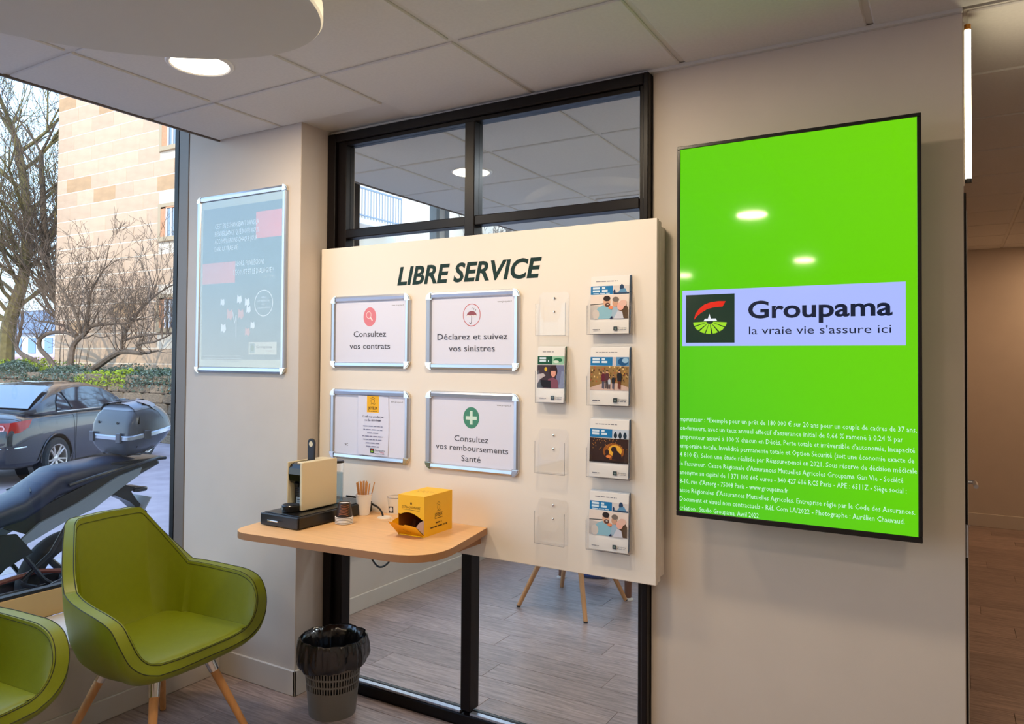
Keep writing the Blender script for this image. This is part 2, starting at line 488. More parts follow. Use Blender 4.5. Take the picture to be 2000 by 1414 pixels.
# office window
w3 = struct('window_3', bx(-3.425, -3.375, 2.72, 6.2, .365, .45, .003), WFRAME, label='office window onto the street, behind the glass partition')
for y0, y1 in ((3.74, 3.80), (4.67, 4.71), (4.79, 4.84)):
    struct('window_frame', bx(-3.43, -3.36, y0, y1, .45, H+.2, .004), WFRAME if y0 > 4 else BLACKM, w3)
struct('window_frame', bx(-3.41, -3.37, 4.71, 4.79, .45, H+.2), SILL, w3)
for y0, y1 in ((2.72, 3.74), (3.80, 4.67), (4.84, 6.2)):
    struct('window_pane', bx(-3.402, -3.398, y0, y1, .45, H+.2), GLASS, w3)

# glazed partition
w2 = struct('window_2', box(box(B(), -2.503, -2.455, 2.600, 2.68, 0, 2.545, .003), -2.455, -2.405, 2.62, 2.68, 0, 2.545, .003), BLACKM, label='black framed glass partition to the office')
struct('partition_frame', box(box(B(), -.958, -.937, 2.600, 2.68, 0, 2.545, .003), -.978, -.958, 2.62, 2.68, 0, 2.545, .003), BLACKM, w2)
struct('partition_frame', bx(-1.740, -1.692, 2.612, 2.68, .058, 2.49, .003), BLACKM, w2)
struct('partition_frame', box(box(B(), -2.455, -.958, 2.602, 2.68, 2.505, 2.545, .003), -2.405, -.978, 2.62, 2.68, 2.488, 2.505, .002), BLACKM, w2)
struct('partition_frame', bx(-2.405, -.978, 2.618, 2.68, 2.055, 2.095, .003), BLACKM, w2)
struct('partition_frame', box(box(B(), -2.455, -.958, 2.602, 2.68, 0, .046, .003), -2.405, -.978, 2.637, 2.644, .046, .056), BLACKM, w2)
struct('glazing_bead', box(box(B(), -2.405, -1.74, 2.61, 2.634, .046, .056, .001), -1.692, -.978, 2.61, 2.634, .046, .056, .001), ALU, w2)
for x0, x1 in ((-2.405, -1.74), (-1.692, -.978)):
    struct('partition_pane', bx(x0, x1, 2.647, 2.653, 2.095, 2.488), PGLASS, w2)
    struct('partition_pane', bx(x0, x1, 2.647, 2.653, .056, 2.055), PGLASS, w2)
struct('trim_5', bx(-2.507, .028, 2.622, 2.64, 2.546, H+.004, .001), GRIDM, label='white edge angle where the ceiling meets the wall')

# ------------------------------------------------------------------ lamps
def downlight(x, y, label, power=LAMP_W, z=H, grp='round ceiling downlights', r=.10, col=LAMP_C):
    t = thing('ceiling_light', label, 'ceiling light', (x, y, z), 0, grp)
    obj('trim_ring', lathe(B(), [(r, -.002), (r+.004, -.006), (r+.014, -.005), (r+.018, 0)], 40), mat('lamp_trim', (226, 222, 214), .4), t, smooth=True)
    obj('diffuser', lathe(B(), [(0, -.002), (r, -.002)], 40), emit('lamp_lens', (255, 240, 214), 5.0), t)
    l = bpy.data.lights.new('lamp', 'AREA'); l.shape = 'DISK'; l.size = r*1.96; l.energy = power; l.color = col
    lo = bpy.data.objects.new('lamp', l); COL.objects.link(lo); lo.parent = t; lo.location = (0, 0, -.007)
    return t
downlight(-2.32, 1.756, 'round ceiling lamp beside the hanging disc, over the green chair')
downlight(-1.12, 1.756, 'round ceiling lamp at the top edge, above the self service board')
downlight(-2.32, 3.556, 'round ceiling lamp in the office behind the glass partition', 16)
for x, y in ((-1.12, 3.556), (-.52, 4.756)): downlight(x, y, 'added round office ceiling lamp, out of sight, brightening the office', 11, grp='ceiling lamps out of view', col=(.86, .93, 1))  # added lamps, cool like daylight, to lift the dark office
for x, y in ((-1.23, -.56), (-1.31, -3.29), (.68, .556), (.68, -1.844), (-2.82, -4.08)):
    downlight(x, y, 'round ceiling lamp behind the camera, mirrored in the screen', LAMP_W*.8, H if y > -2.2 else H, 'ceiling lamps out of view')
downlight(1.15, 7.7, 'round ceiling lamp lighting the far corridor wall', 13, grp='ceiling lamps out of view', col=(1, .62, .34))
downlight(1.3, 5.0, 'round ceiling lamp in the corridor', 7, grp='ceiling lamps out of view', col=(1, .62, .34))

# hanging acoustic disc
t = thing('ceiling_raft', 'large white rounded acoustic disc hanging under the ceiling tiles', 'acoustic panel', (-1.908, .972, 2.427), R(60))
n = 72; rings = []
for k, z in ((.992, 0), (1, .006), (1, .044), (.992, .05)):
    rings.append([(.70*k*math.cos(2*math.pi*i/n), .447*k*math.sin(2*math.pi*i/n), z) for i in range(n)])
obj('panel', loft(B(), rings), mat('acoustic_felt', (200, 198, 190), .9, bump=.2, bump_scale=400), t, smooth=True)
for a in (30, 150, 270):
    x, y = .45*math.cos(R(a)), .28*math.sin(R(a))
    obj('hanger', tube(B(), [(x, y, .05), (x, y, H-2.427)], .0015, 6), ALU, t)

# vertical tube lamp at the wall end
t = thing('tube_lamp', 'vertical warm white tube lamp on the wall end by the corridor', 'lamp', (.041, 2.695, 2.045))
obj('tube', tube(B(), [(0, 0, .012), (0, 0, .468)], .0085, 16), emit('tube_lens', (255, 244, 205), 9), t, smooth=True)
obj('end_cap', tube(B(), [(0, 0, 0), (0, 0, .012)], .0092, 16), DARKG, t); obj('end_cap', tube(B(), [(0, 0, .468), (0, 0, .484)], .0088, 16), mat('brass', (190, 130, 60), .3, metal=1), t)
obj('back_plate', bx(-.013, -.0095, -.012, .012, -.01, .49), SILL, t)
tl = bpy.data.lights.new('tube_light', 'AREA'); tl.shape = 'RECTANGLE'; tl.size = .02; tl.size_y = .45; tl.energy = 1.6; tl.color = (1, .85, .6)
to = bpy.data.objects.new('tube_light', tl); COL.objects.link(to); to.parent = t; to.location = (.011, 0, .24); to.rotation_euler = (0, R(-90), 0)
# (rectangle's long side runs along z)

# open door seen edge on
d = struct('door_1', bx(.026, .036, 2.762, 3.94, .012, 2.03, .002), BLACKM, label='door standing open, seen edge on')
struct('door_panel', bx(.0365, .0385, 2.80, 3.90, .06, 1.98), SILL, d)
hd = tube(B(), [(.038, 3.87, .985), (.075, 3.87, .985)], .009, 10); tube(hd, [(.075, 3.875, .985), (.078, 3.82, .984), (.079, 3.76, .982)], .009, 10)
struct('door_handle', hd, ALU, d, label='brushed metal lever handle', smooth=True)
struct('hinge', tube(B(), [(.033, 2.757, .9), (.033, 2.757, 1.0)], .005, 8), ALU, d)

# slot vent in the office ceiling
t = thing('ceiling_vent', 'long dark slot vent in the office ceiling', 'vent', (-1.55, 4.62, H))
obj('vent_frame', bx(-.45, .45, -.07, .07, -.006, 0, .001), GRIDM, t)
obj('slot', bx(-.36, .42, -.018, .018, -.008, -.0061), GASKET, t)

# ------------------------------------------------------------------ self service board
bd = thing('display_board', 'white self service board with large green title, fixed over the glass partition', 'board', (-1.6855, 2.55, .716))
obj('front_panel', bx(-.80, .80, 0, .020, 0, 1.284, .002), WHITE, bd)
obj('rear_panel', bx(-.785, .7999, .022, .046, .006, 1.278, .002), WHITE, bd)
P = Print(); P.text('LIBRE SERVICE', 0, 0, .078, (6, 44, 38), width=.70, align='C', shear=.22, bold=.028, res=3)
P.put('lettering', bd, (-.005, -.0005, 1.100))
obj('mounting_rail', bx(.70, .80, .046, .088, .02, 1.26, .002), WHITE, bd)

def snap_frame(x0, x1, z0, z1, y, name, label, cat, rail=.026, group=None, depth=.014):
    """aluminium snap frame with rounded chrome corners; origin at centre, y = wall surface"""
    W, Hh = x1-x0, z1-z0
    t = thing(name, label, cat, ((x0+x1)/2, y, (z0+z1)/2), 0, group)
    a, b = W/2, Hh/2; c = .030
    def rail_h(zs, ze, up):
        prof = [(-.0005, zs), (-depth*.75, zs+(ze-zs)*.12), (-depth, zs+(ze-zs)*.4), (-depth*.85, zs+(ze-zs)*.85), (-.005, ze), (-.0005, ze)]
        bm = B()
        loft(bm, [[(x, p[0], p[1]) for p in prof] for x in (-a+c, a-c)]); return bm
    def rail_v(xs, xe):
        prof = [(-.0005, xs), (-depth*.75, xs+(xe-xs)*.12), (-depth, xs+(xe-xs)*.4), (-depth*.85, xs+(xe-xs)*.85), (-.005, xe), (-.0005, xe)]
        bm = B()
        loft(bm, [[(p[1], p[0], z) for p in prof] for z in (-b+c, b-c)]); return bm
    obj('frame_rail', rail_h(b, b-rail, 1), ALU, t); obj('frame_rail', rail_h(-b, -b+rail, 1), ALU, t)
    obj('frame_rail', rail_v(-a, -a+rail), ALU, t); obj('frame_rail', rail_v(a, a-rail), ALU, t)
    for sx_ in (-1, 1):
        for sz in (-1, 1):
            pts = []
            ox, oz = sx_*(a-c), sz*(b-c)
            for i in range(7):
                th = R(90*i/6); pts.append((ox+sx_*c*math.sin(th), oz+sz*c*math.cos(th)))
            pts.append((sx_*(a-c)+sx_*c, sz*(b-c))) if False else None
            pts.append((sx_*(a-rail), sz*(b-c))); pts.append((sx_*(a-c), sz*(b-rail))) if False else pts.append((sx_*(a-c), sz*(b-c)))
            pts = [p for p in pts if p]
            bm = prism(B(), pts, 'y', -.0005, -depth-.001)
            bmesh.ops.bevel(bm, geom=[e for e in bm.edges if all(v.co.y < -depth for v in e.verts)], offset=.003, segments=2, affect='EDGES')
            obj('frame_corner', bm, CHROME, t)
    obj('backing', bx(-a+rail*.6, a-rail*.6, -.0028, -.0006, -b+rail*.6, b-rail*.6), PAPER, t)
    return t, a-rail, b-rail

TX = (70, 70, 84)
signs = [
 (-2.414, -1.963, 1.457, 1.778, 'consult', 'framed sign "Consultez vos contrats" with pink magnifier disc, upper left of board'),
 (-1.880, -1.431, 1.455, 1.776, 'declare', 'framed sign "Déclarez et suivez vos sinistres" with umbrella, upper right of board'),
 (-2.413, -1.961, 1.050, 1.363, 'coffee', 'framed sign with yellow headed coffee notice taped over it, above the coffee machine'),
 (-1.877, -1.430, 1.045, 1.368, 'health', 'framed sign "Consultez vos remboursements Santé" with green cross, lower right of board')]
YB = 2.5495
for x0, x1, z0, z1, k, lab in signs:
    t, ia, ib = snap_frame(x0, x1, z0, z1, YB, 'sign_frame', lab, 'sign', group='aluminium framed signs on the board')
    P = Print(); P.rect(-ia-.004, ia+.004, -ib-.004, ib+.004, (226, 228, 246))
    P.text('www.groupama.fr', ia-.012, ib-.026, .0075, (90, 90, 100), width=.066, align='R', res=1)
    pink = (226, 132, 144)
    if k == 'consult':
        P.ell(0, .065, .036, .042, pink, 32)
        P.ring(-.006, .073, .014, .0155, .0022, (255, 235, 235)); P.line([(.004, .062), (.015, .048)], .006, (255, 235, 235))
        P.text('Consultez', 0, -.023, .027, TX, width=.185, align='C', bold=.006); P.text('vos contrats', 0, -.076, .027, TX, width=.23, align='C', bold=.006)
    if k == 'declare':
        P.ring(0, .062, .042, .046, .003, (196, 92, 100), 36)
        P.ell(0, .058, .024, .020, (150, 84, 96), 20, 0, 180)
        for c_ in (-.016, 0, .016): P.ell(c_, .058, .008, .004, (232, 230, 238), 10)
        P.line([(0, .060), (0, .033), (-.003, .028), (-.008, .028), (-.010, .033)], .0025, (90, 80, 90))
        for x_, y_ in ((0, .086), (.009, .082), (.018, .078)): P.line([(x_, y_), (x_+.003, y_+.007)], .002, (90, 80, 90))
        P.text('Déclarez et suivez', 0, -.037, .026, TX, width=.335, align='C'); P.text('vos sinistres', 0, -.084, .026, TX, width=.22, align='C')
    if k == 'health':
        P.ell(0, .058, .038, .043, (74, 142, 118), 32)
        P.rect(-.026, .026, .050, .064, (214, 238, 226)); P.rect(-.0065, .0065, .031, .085, (214, 238, 226))
        P.text('Consultez', 0, -.039, .025, TX, width=.162, align='C'); P.text('vos remboursements', 0, -.076, .025, TX, width=.345, align='C'); P.text('Santé', 0, -.118, .025, TX, width=.092, align='C')
    if k == 'coffee':
        P.text('vc', -.140, -.096, .017, TX, res=2)
        P.put('printed_sheet', t, (0, -.0031, 0))
        # the notice: an A4 sheet slipped over the old sign
        N = Print(); hw, hh = .083, ib-.001
        N.poly([(-hw, -hh), (hw, -hh), (hw+.004, 0), (hw, hh), (-hw, hh)], (226, 228, 248))
        N.rect(-.034, .032, hh-.072, hh, (246, 184, 30))
        ink = (60, 44, 10)
        N.ring(-.002, hh-.022, .011, .010, .0015, ink, 18); N.line([(-.014, hh-.012), (-.002, hh-.004), (.010, hh-.012)], .0018, ink)
        N.line([(-.012, hh-.036), (-.004, hh-.032), (.006, hh-.037), (.012, hh-.033)], .0015, ink)
        N.text('JOYEUX', -.001, hh-.0585, .013, (40, 30, 10), width=.050, align='C', bold=.02); N.bars(-.024, .022, hh-.067, .004, ink, 4)
        N.text('Ce café vous est offert par', 0, .036, .0085, (50, 52, 90), width=.118, align='C', shear=.2, bold=.012, res=1)
        N.text('vos Élus GROUPAMA', 0, .020, .0085, (50, 52, 90), width=.090, align='C', shear=.2, bold=.012, res=1)
        for i, (l, ww) in enumerate(((0, .108), (0, .104), (0, .060), (0, .116), (0, .104), (0, .075), (0, .07))):
            N.bars(-ww/2, ww/2, -.004-i*.0145, .0058, (136, 138, 168), i)
        logo(N, -.012, -hh+.012, .020)
        N.text('Groupama', .013, -hh+.020, .0105, (50, 56, 84), width=.054, res=1); N.rect(.044, .064, -hh+.0145, -hh+.016, (210, 70, 70)); N.bars(.013, .066, -hh+.009, .0035, (110, 112, 140), 8)
        N.put('notice_sheet', t, (.026, -.0075, 0), (0, 0, R(1.5))); t.children[-1]['label'] = 'notice with yellow JOYEUX heading'
        continue
    P.put('printed_sheet', t, (0, -.0031, 0))

# poster on the pillar
t, ia, ib = snap_frame(-3.212, -2.582, 1.424, 2.292, 2.4365, 'poster_frame', 'tall aluminium framed poster behind reflective plastic on the pillar beside the window', 'poster', rail=.030)
P = Print(); P.rect(-ia-.004, ia+.004, -ib-.004, ib+.004, (186, 196, 180)); P.rect(-ia+.012, ia-.008, -ib+.035, ib-.035, (84, 112, 118))  # print paled to blue-grey, window glare put into its colours
S_ = (232, 240, 244)
P.rect(.105, ia-.008, .200, .325, (224, 120, 112)); P.rect(-ia+.012, -.035, .000, .102, (224, 132, 124))
for i, s in enumerate(("C'EST EN ÉCHANGEANT DANS LA", "BIENVEILLANCE QUE NOUS VOUS", "ACCOMPAGNONS CHAQUE JOUR", "DANS LA VRAIE VIE.")):
    P.text(s, -.185, .268-i*.037, .025, S_, width=(.31, .31, .30, .17)[i], res=1)
P.text('ALORS, PRIVILÉGIONS', -.035, .078, .026, S_, width=.20, res=1); P.text("L'ÉCOUTE ET LE DIALOGUE !", -.045, .036, .026, S_, width=.27, res=1)
P.ring(.165, -.105, .062, .062, .004, S_, 32)
for i, s in enumerate(('MERCI', 'DE RESPECTER', 'NOS', 'COLLABORATEURS')): P.text(s, .165, -.082-i*.016, .008, S_, width=(.035, .08, .022, .09)[i], align='C', res=1)
rn = random.Random(5)
for (x, y, s, c) in ((-.12, -.175, .03, S_), (.0, -.165, .034, S_), (.055, -.18, .034, S_), (-.065, -.235, .044, (206, 140, 132)), (.012, -.235, .040, (206, 140, 132)), (.065, -.215, .030, S_), (-.11, -.30, .038, S_), (.06, -.32, .034, (206, 140, 132)), (.095, -.29, .03, S_)):
    y += .085
    P.poly([(x-s*.5, y-s*.6), (x-s*.2, y-s*.4), (x+s*.1, y-s*.7), (x+s*.5, y-s*.3), (x+s*.35, y+s*.5), (x-.1*s, y+s*.3), (x-s*.45, y+s*.6)], c)
P.line([(-.02, -.155), (-.02, -.26)], .003, S_); P.line([(-.045, -.14), (-.03, -.195), (-.02, -.155)], .003, S_)
for i in range(4): P.bars(-ia+.03, .02 if i < 3 else -.12, -.333-i*.0125-.02, .006, (160, 176, 176), 30+i)
P.rect(.070, ia-.028, -ib+.060, -ib+.118, (196, 200, 188)); P.rect(.078, .112, -ib+.066, -ib+.112, (120, 146, 142)); P.ell(.095, -ib+.090, .012, .014, (150, 172, 160))
P.text('Groupama', .122, -ib+.090, .014, (110, 124, 130), width=.105, res=1); P.rect(.19, .225, -ib+.076, -ib+.078, (170, 130, 130))
P.put('poster_print', t, (0, -.0031, 0))
obj('cover_sheet', bx(-ia, ia, -.0078, -.0070, -ib, ib), PLASTICCOVER, t)

# ------------------------------------------------------------------ television
tv = thing('television', 'tall wall screen showing a bright green advert with white and green logo', 'screen', (-.4375, 2.50, 1.602))
W2, H2 = .3605, .622
obj('case', bx(-W2+.02, W2-.02, .014, .048, -H2+.02, H2-.02, .006), BLKP, tv)
bz = B()
for a in ((-W2, W2, H2-.011, H2), (-W2, W2, -H2, -H2+.017), (-W2, -W2+.011, -H2+.017, H2-.011), (W2-.011, W2, -H2+.017, H2-.011)): box(bz, a[0], a[1], -.004, .016, a[2], a[3], .0015)
obj('bezel', bz, mat('bezel_black', (18, 18, 20), .25), tv)
# panel with green picture
Msc = bpy.data.materials.new('screen_green'); Msc.use_nodes = True; q = Msc.node_tree; b = q.nodes['Principled BSDF']
b.inputs['Base Color'].default_value = (.004, .004, .004, 1); b.inputs['Roughness'].default_value = .05; b.inputs['Specular IOR Level'].default_value = .5
co = q.nodes.new('ShaderNodeTexCoord'); mp = q.nodes.new('ShaderNodeMapping'); gr = q.nodes.new('ShaderNodeTexGradient'); cr = q.nodes.new('ShaderNodeValToRGB')
mp.inputs['Location'].default_value = (.5, 0, 0); mp.inputs['Rotation'].default_value = (0, R(30), 0); mp.inputs['Scale'].default_value = (.9, .9, .9)
q.links.new(co.outputs['Object'], mp.inputs[0]); q.links.new(mp.outputs[0], gr.inputs[0]); q.links.new(gr.outputs[0], cr.inputs[0])
cr.color_ramp.elements[0].color = lin((78, 196, 28)); cr.color_ramp.elements[1].color = lin((112, 214, 4)); cr.color_ramp.elements.new(.5).color = lin((98, 208, 6))
q.links.new(cr.outputs[0], b.inputs['Emission Color']); b.inputs['Emission Strength'].default_value = 1.0
obj('panel', bx(-W2+.0105, W2-.0105, 0, .014, -H2+.0165, H2-.0105), Msc, tv)
P = Print(emissive=1.0)
P.rect(-.3415, .3195, -.0535, .1325, (172, 188, 255))
logo(P, -.3295, -.043, .160)
NV = (6, 24, 52)
P.text('Groupama', -.1265, .036, .056, NV, width=.412, bold=.022, res=4)
P.text("la vraie vie s'assure ici", -.124, -.0165, .026, NV, width=.406, res=3)
lines = ["mprunteur : *Exemple pour un prêt de 180 000 € sur 20 ans pour un couple de cadres de 37 ans,",
 "on-fumeurs, avec un taux annuel effectif d'assurance initial de 0,66 % ramené à 0,24 % par",
 "emprunteur assuré à 100 % chacun en Décès, Perte totale et irréversible d'autonomie, Incapacité",
 "emporaire totale, Invalidité permanente totale et Option Sécurité (soit une économie exacte de",
 "4 810 €). Selon une étude réalisée par Réassurez-moi en 2021. Sous réserve de décision médicale",
 "le l'assureur. Caisse Régionale d'Assurances Mutuelles Agricoles Groupama Gan Vie - Société",
 "anonyme au capital de 1 371 100 605 euros - 340 427 616 RCS Paris - APE : 6511Z - Siège social :",
 "8-10, rue d'Astorg - 75008 Paris - www.groupama.fr",
 "aisse Régionales d'Assurances Mutuelles Agricoles. Entreprise régie par le Code des Assurances.",
 "Document et visuel non contractuels - Réf. Com LA/2022 - Photographe : Aurélien Chauvaud.",
 "création : Studio Groupama. Avril 2022."]
wid = (1, .95, .993, .99, 1.0, .95, .962, .495, .993, .955, .372)
for i, s in enumerate(lines):
    P.text(s, -.3485, -.3055-i*.0296, .0165, (206, 250, 226), width=.695*wid[i], res=1)
P.put('picture', tv, (0, -.0003, 0)); tv.children[-1]['label'] = 'logo panel and small white print on the green picture'
obj('wall_bracket', bx(-.20, .20, .048, .139, -.15, .15, .004), DARKG, tv)
obj('brand_logo', bx(-W2-.001, -W2+.0005, .002, .006, .005, .03), SILL, tv)  # pale bar standing for the small brand logo on the bezel

# ------------------------------------------------------------------ leaflet holders and brochures on the board
def holder(x0, x1, z0, hb, label, fh, clipped=False):
    W = (x1-x0)/2; th = .0016; dp = .034
    t = thing('leaflet_holder', label, 'leaflet holder', ((x0+x1)/2, YB-.0006, z0), 0, 'clear acrylic leaflet holders on the board')
    bp = [(-W, 0), (W, 0), (W, hb-.010), (W-.012, hb), (-W+.012, hb), (-W, hb-.010)]
    obj('back_plate', prism(B(), bp, 'y', -th, 0), ACRYL, t)
    fp = [(-W, 0), (W, 0), (W, fh), (W-.016, fh), (W-.022, fh*.62), (W-.034, fh*.42), (-W+.034, fh*.42), (-W+.022, fh*.62), (-W+.016, fh), (-W, fh)]
    obj('front_plate', prism(B(), fp, 'y', -dp, -dp+th), ACRYL, t)
    sp = [(-dp+th, 0), (-th, 0), (-th, hb-.014), (-dp+th, fh)]
    for s in (-1, 1): obj('side_plate', prism(B(), sp, 'x', s*W, s*(W-th)), ACRYL, t)
    obj('bottom_plate', bx(-W+th, W-th, -dp+th, -th, 0, th), ACRYL, t)
    obj('edge_highlight', tube(B(), [(-W, -dp, fh), (-W, -dp, 0), (W, -dp, 0), (W, -dp, fh)], .0009, 5), clear('acrylic_edge', (190, 190, 198), 1, .1, 1.5, .2), t)
    for k in (.86, .55):
        obj('screw', lathe(B(), [(0, .0), (.004, 0), (.004, .0015), (0, .0022)], 10), CHROME, t, (0, -th, hb*k), (R(90), 0, 0))
    return t
zL = (1.590, 1.338, 1.074, .812); zR = (1.592, 1.336, 1.078, .818)
lh = ['empty clear leaflet holder, top of the left column', 'clear holder with a green topped leaflet, second in the left column', 'empty clear leaflet holder, third in the left column', 'empty clear leaflet holder, bottom of the left column']
for z, l in zip(zL, lh): holder(-1.347, -1.223, z, .165, l, .120)
rh = ['clear holder at top right of board with brochures showing a family cuddling', 'clear holder second in right column with brochures of a family walking', 'clear holder third in right column with brochures of two people by lamplight', 'clear holder at bottom right of board with brochures of a family cuddling']
for z, l in zip(zR, rh): holder(-1.136, -.970, z, .165, l, .105)

SK = (222, 172, 142)
def cover(kind):
    w = .148 if kind != 'woman' else .112; h_ = .205; a = w/2; P = Print()
    P.rect(-a, a, 0, h_, (236, 232, 228))
    head = (22, 118, 178) if kind != 'woman' else (18, 82, 58)
    P.bars(-a+.020, a-.045, h_*.915, .0042, (120, 118, 128), len(kind))
    P.rect(-a, .012, h_*.69, h_*.84, head)
    P.bars(-a+.008, -.018, h_*.785, .012, (214, 232, 244), 3); P.bars(-a+.008, -.008, h_*.735, .012, (214, 232, 244), 4)
    if kind == 'family': P.bars(-a+.010, .0, h_*.70, .005, (200, 224, 240), 6)
    # small picture beside the heading
    if kind == 'family':
        P.rect(.014, a, h_*.69, h_*.84, (216, 208, 204)); P.ell(.046, h_*.80, .008, .012, (34, 62, 96)); P.poly([(.030, h_*.70), (.040, h_*.77), (.058, h_*.79), (.068, h_*.70)], (96, 146, 184)); P.rect(.014, a, h_*.69, h_*.715, (40, 66, 96)); P.ell(.018, h_*.735, .004, .007, (36, 60, 96))
    if kind == 'walk':
        P.rect(.014, .024, h_*.69, h_*.84, (206, 196, 200)); P.rect(.026, a, h_*.69, h_*.84, (86, 140, 186)); P.ell(.052, h_*.76, .020, .014, (24, 82, 132)); P.ell(.060, h_*.78, .012, .009, (150, 190, 220))
    if kind == 'lamp':
        P.rect(.014, a, h_*.69, h_*.84, (196, 206, 220))
        for i in range(3): P.ell(.024+i*.018, h_*.735, .0065, .010, (24, 44, 60)); P.ell(.024+i*.018, h_*.775, .0035, .005, (24, 44, 60))
    if kind == 'woman':
        P.rect(.006, a, h_*.69, h_*.84, (150, 196, 168)); P.ell(.030, h_*.77, .018, .008, (30, 110, 70)); P.ell(.022, h_*.74, .012, .005, (210, 230, 214))
    y0, y1 = h_*.26, h_*.68
    if kind == 'family':
        P.rect(-a, a, y0, y1, (232, 216, 206)); P.poly([(-a, y0), (a, y0), (a, y0+.03), (-a, y0+.050)], (196, 188, 184)); P.line([(-a, y0+.052), (-.015, y0+.055)], .003, (70, 70, 70))
        P.poly([(.030, y0), (a-.003, y0), (a-.003, y0+.038), (.058, y0+.056), (.040, y0+.050)], (88, 66, 44))
        P.poly([(-.062, y0), (.014, y0), (.012, y0+.028), (-.002, y0+.048), (-.020, y0+.052), (-.044, y0+.040), (-.060, y0+.020)], (140, 186, 204)); P.ell(-.052, y0+.016, .014, .018, (206, 196, 190))
        P.ell(-.010, y0+.060, .0135, .0185, SK); P.ell(-.010, y0+.073, .0135, .010, (44, 32, 30)); P.ell(-.007, y0+.050, .010, .008, (96, 62, 50)); P.ell(-.006, y0+.052, .004, .0015, (240, 236, 230))
        P.line([(-.014, y0+.064), (-.010, y0+.065)], .0015, (50, 34, 30)); P.line([(-.004, y0+.064), (.000, y0+.065)], .0015, (50, 34, 30))
        P.poly([(.008, y0+.004), (.036, y0+.002), (.034, y0+.042), (.014, y0+.044)], (160, 184, 204)); P.ell(.022, y0+.056, .010, .014, (206, 158, 130)); P.ell(.024, y0+.069, .012, .009, (120, 108, 100))
        P.ell(.043, y0+.044, .013, .015, (236, 176, 158)); P.ell(.052, y0+.054, .014, .012, (226, 184, 168)); P.poly([(.018, y0), (.056, y0), (.050, y0+.024), (.034, y0+.030)], (204, 204, 216)); P.poly([(.002, y0), (.014, y0), (.012, y0+.010)], (26, 34, 80))
        P.ell(.006, y0+.040, .009, .006, (232, 140, 96))
    if kind == 'walk':
        P.rect(-a, a, y0, y1, (150, 116, 66)); P.poly([(-a, y0), (a, y0), (a, y0+.012), (.03, y0+.026), (-.02, y0+.026), (-a, y0+.008)], (208, 178, 166))
        rn = random.Random(3); P.z += 1
        for i in range(70):
            x, y = rn.uniform(-a, a-.004), rn.uniform(y0+.028, y1-.006); P.rect(x, x+.005, y, y+.006, rn.choice([(196, 150, 70), (90, 62, 36), (228, 196, 130), (120, 92, 40), (176, 92, 50)]), False)
        for x, hh, c, l in ((-.022, .064, (98, 24, 42), (70, 74, 96)), (-.008, .066, (88, 44, 48), (44, 40, 50)), (.002, .040, (190, 196, 206), (36, 44, 70)), (.017, .048, (24, 26, 34), (62, 72, 98)), (.040, .068, (26, 22, 26), (110, 48, 32))):
            s = hh/.066
            P.rect(x-.005*s, x-.0007, y0+.006, y0+.006+.030*s, l); P.rect(x+.0007, x+.005*s, y0+.005, y0+.006+.030*s, l)
            P.poly([(x-.007*s, y0+.006+.026*s), (x+.007*s, y0+.006+.026*s), (x+.009*s, y0+.005+.050*s), (x+.004*s, y0+.005+.056*s), (x-.004*s, y0+.005+.056*s), (x-.009*s, y0+.005+.050*s)], c); P.ell(x, y0+.005+.061*s, .0036*s, .0048*s, SK, 12); P.ell(x, y0+.005+.0645*s, .0038*s, .003*s, (70, 50, 40), 12)
    if kind == 'lamp':
        P.rect(-a, a, y0, y1, (52, 26, 14)); P.ell(.018, y0+.040, .040, .030, (150, 84, 20)); P.ell(.024, y0+.044, .026, .020, (236, 176, 52))
        rn = random.Random(9); P.z += 1
        for i in range(60):
            x, y = rn.uniform(-a+.01, a-.006), rn.uniform(y0+.045, y1-.004); P.rect(x, x+.0018, y, y+.0022, (214, 142, 52), False)
        P.ell(-.006, y0+.038, .008, .009, (56, 24, 14)); P.poly([(-.018, y0+.012), (.002, y0+.012), (.000, y0+.030), (-.014, y0+.030)], (48, 22, 14)); P.ell(.020, y0+.048, .011, .010, (50, 22, 12)); P.poly([(.012, y0+.012), (.052, y0+.012), (.048, y0+.030), (.028, y0+.048), (.018, y0+.040)], (44, 22, 18)); P.ell(.000, y0+.022, .010, .005, (232, 132, 62)); P.rect(-a, a, y0, y0+.006, (30, 16, 12))
    if kind == 'woman':
        P.rect(-a, a, y0, y1, (62, 48, 58)); P.rect(.024, a, y0, y1, (112, 116, 150)); P.ell(-.020, y0+.070, .006, .008, (226, 186, 50)); P.ell(.012, y0+.062, .017, .024, (48, 22, 22)); P.ell(.012, y0+.056, .0105, .015, (224, 160, 140)); P.rect(.002, .022, y0+.064, y0+.074, (48, 22, 22)); P.line([(.009, y0+.049), (.015, y0+.049)], .0016, (186, 70, 80))
        P.poly([(-.022, y0), (.036, y0), (.030, y0+.030), (.012, y0+.040), (-.008, y0+.034)], (128, 74, 92)); P.poly([(-.046, y0+.004), (.004, y0), (.002, y0+.028), (-.040, y0+.030)], (26, 22, 30)); P.poly([(-.056, y0+.010), (-.046, y0+.030), (-.020, y0+.046), (-.030, y0+.055), (-.056, y0+.050)], (196, 186, 190))
    P.bars(-a+.012, -a+.040, h_*.065, .004, (110, 110, 122), 2)
    lx = .018 if kind != 'woman' else .004
    P.rect(lx, lx+.015, h_*.05, h_*.12, (40, 54, 58)); P.ell(lx+.0075, h_*.085, .004, .004, (110, 130, 126), 10)
    P.text('Groupama', lx+.018, h_*.085, .006, (70, 78, 92), width=a-.006-lx-.018, res=1); P.bars(lx+.018, a-.008, h_*.062, .0028, (120, 124, 136), 1)
    return P, w, h_

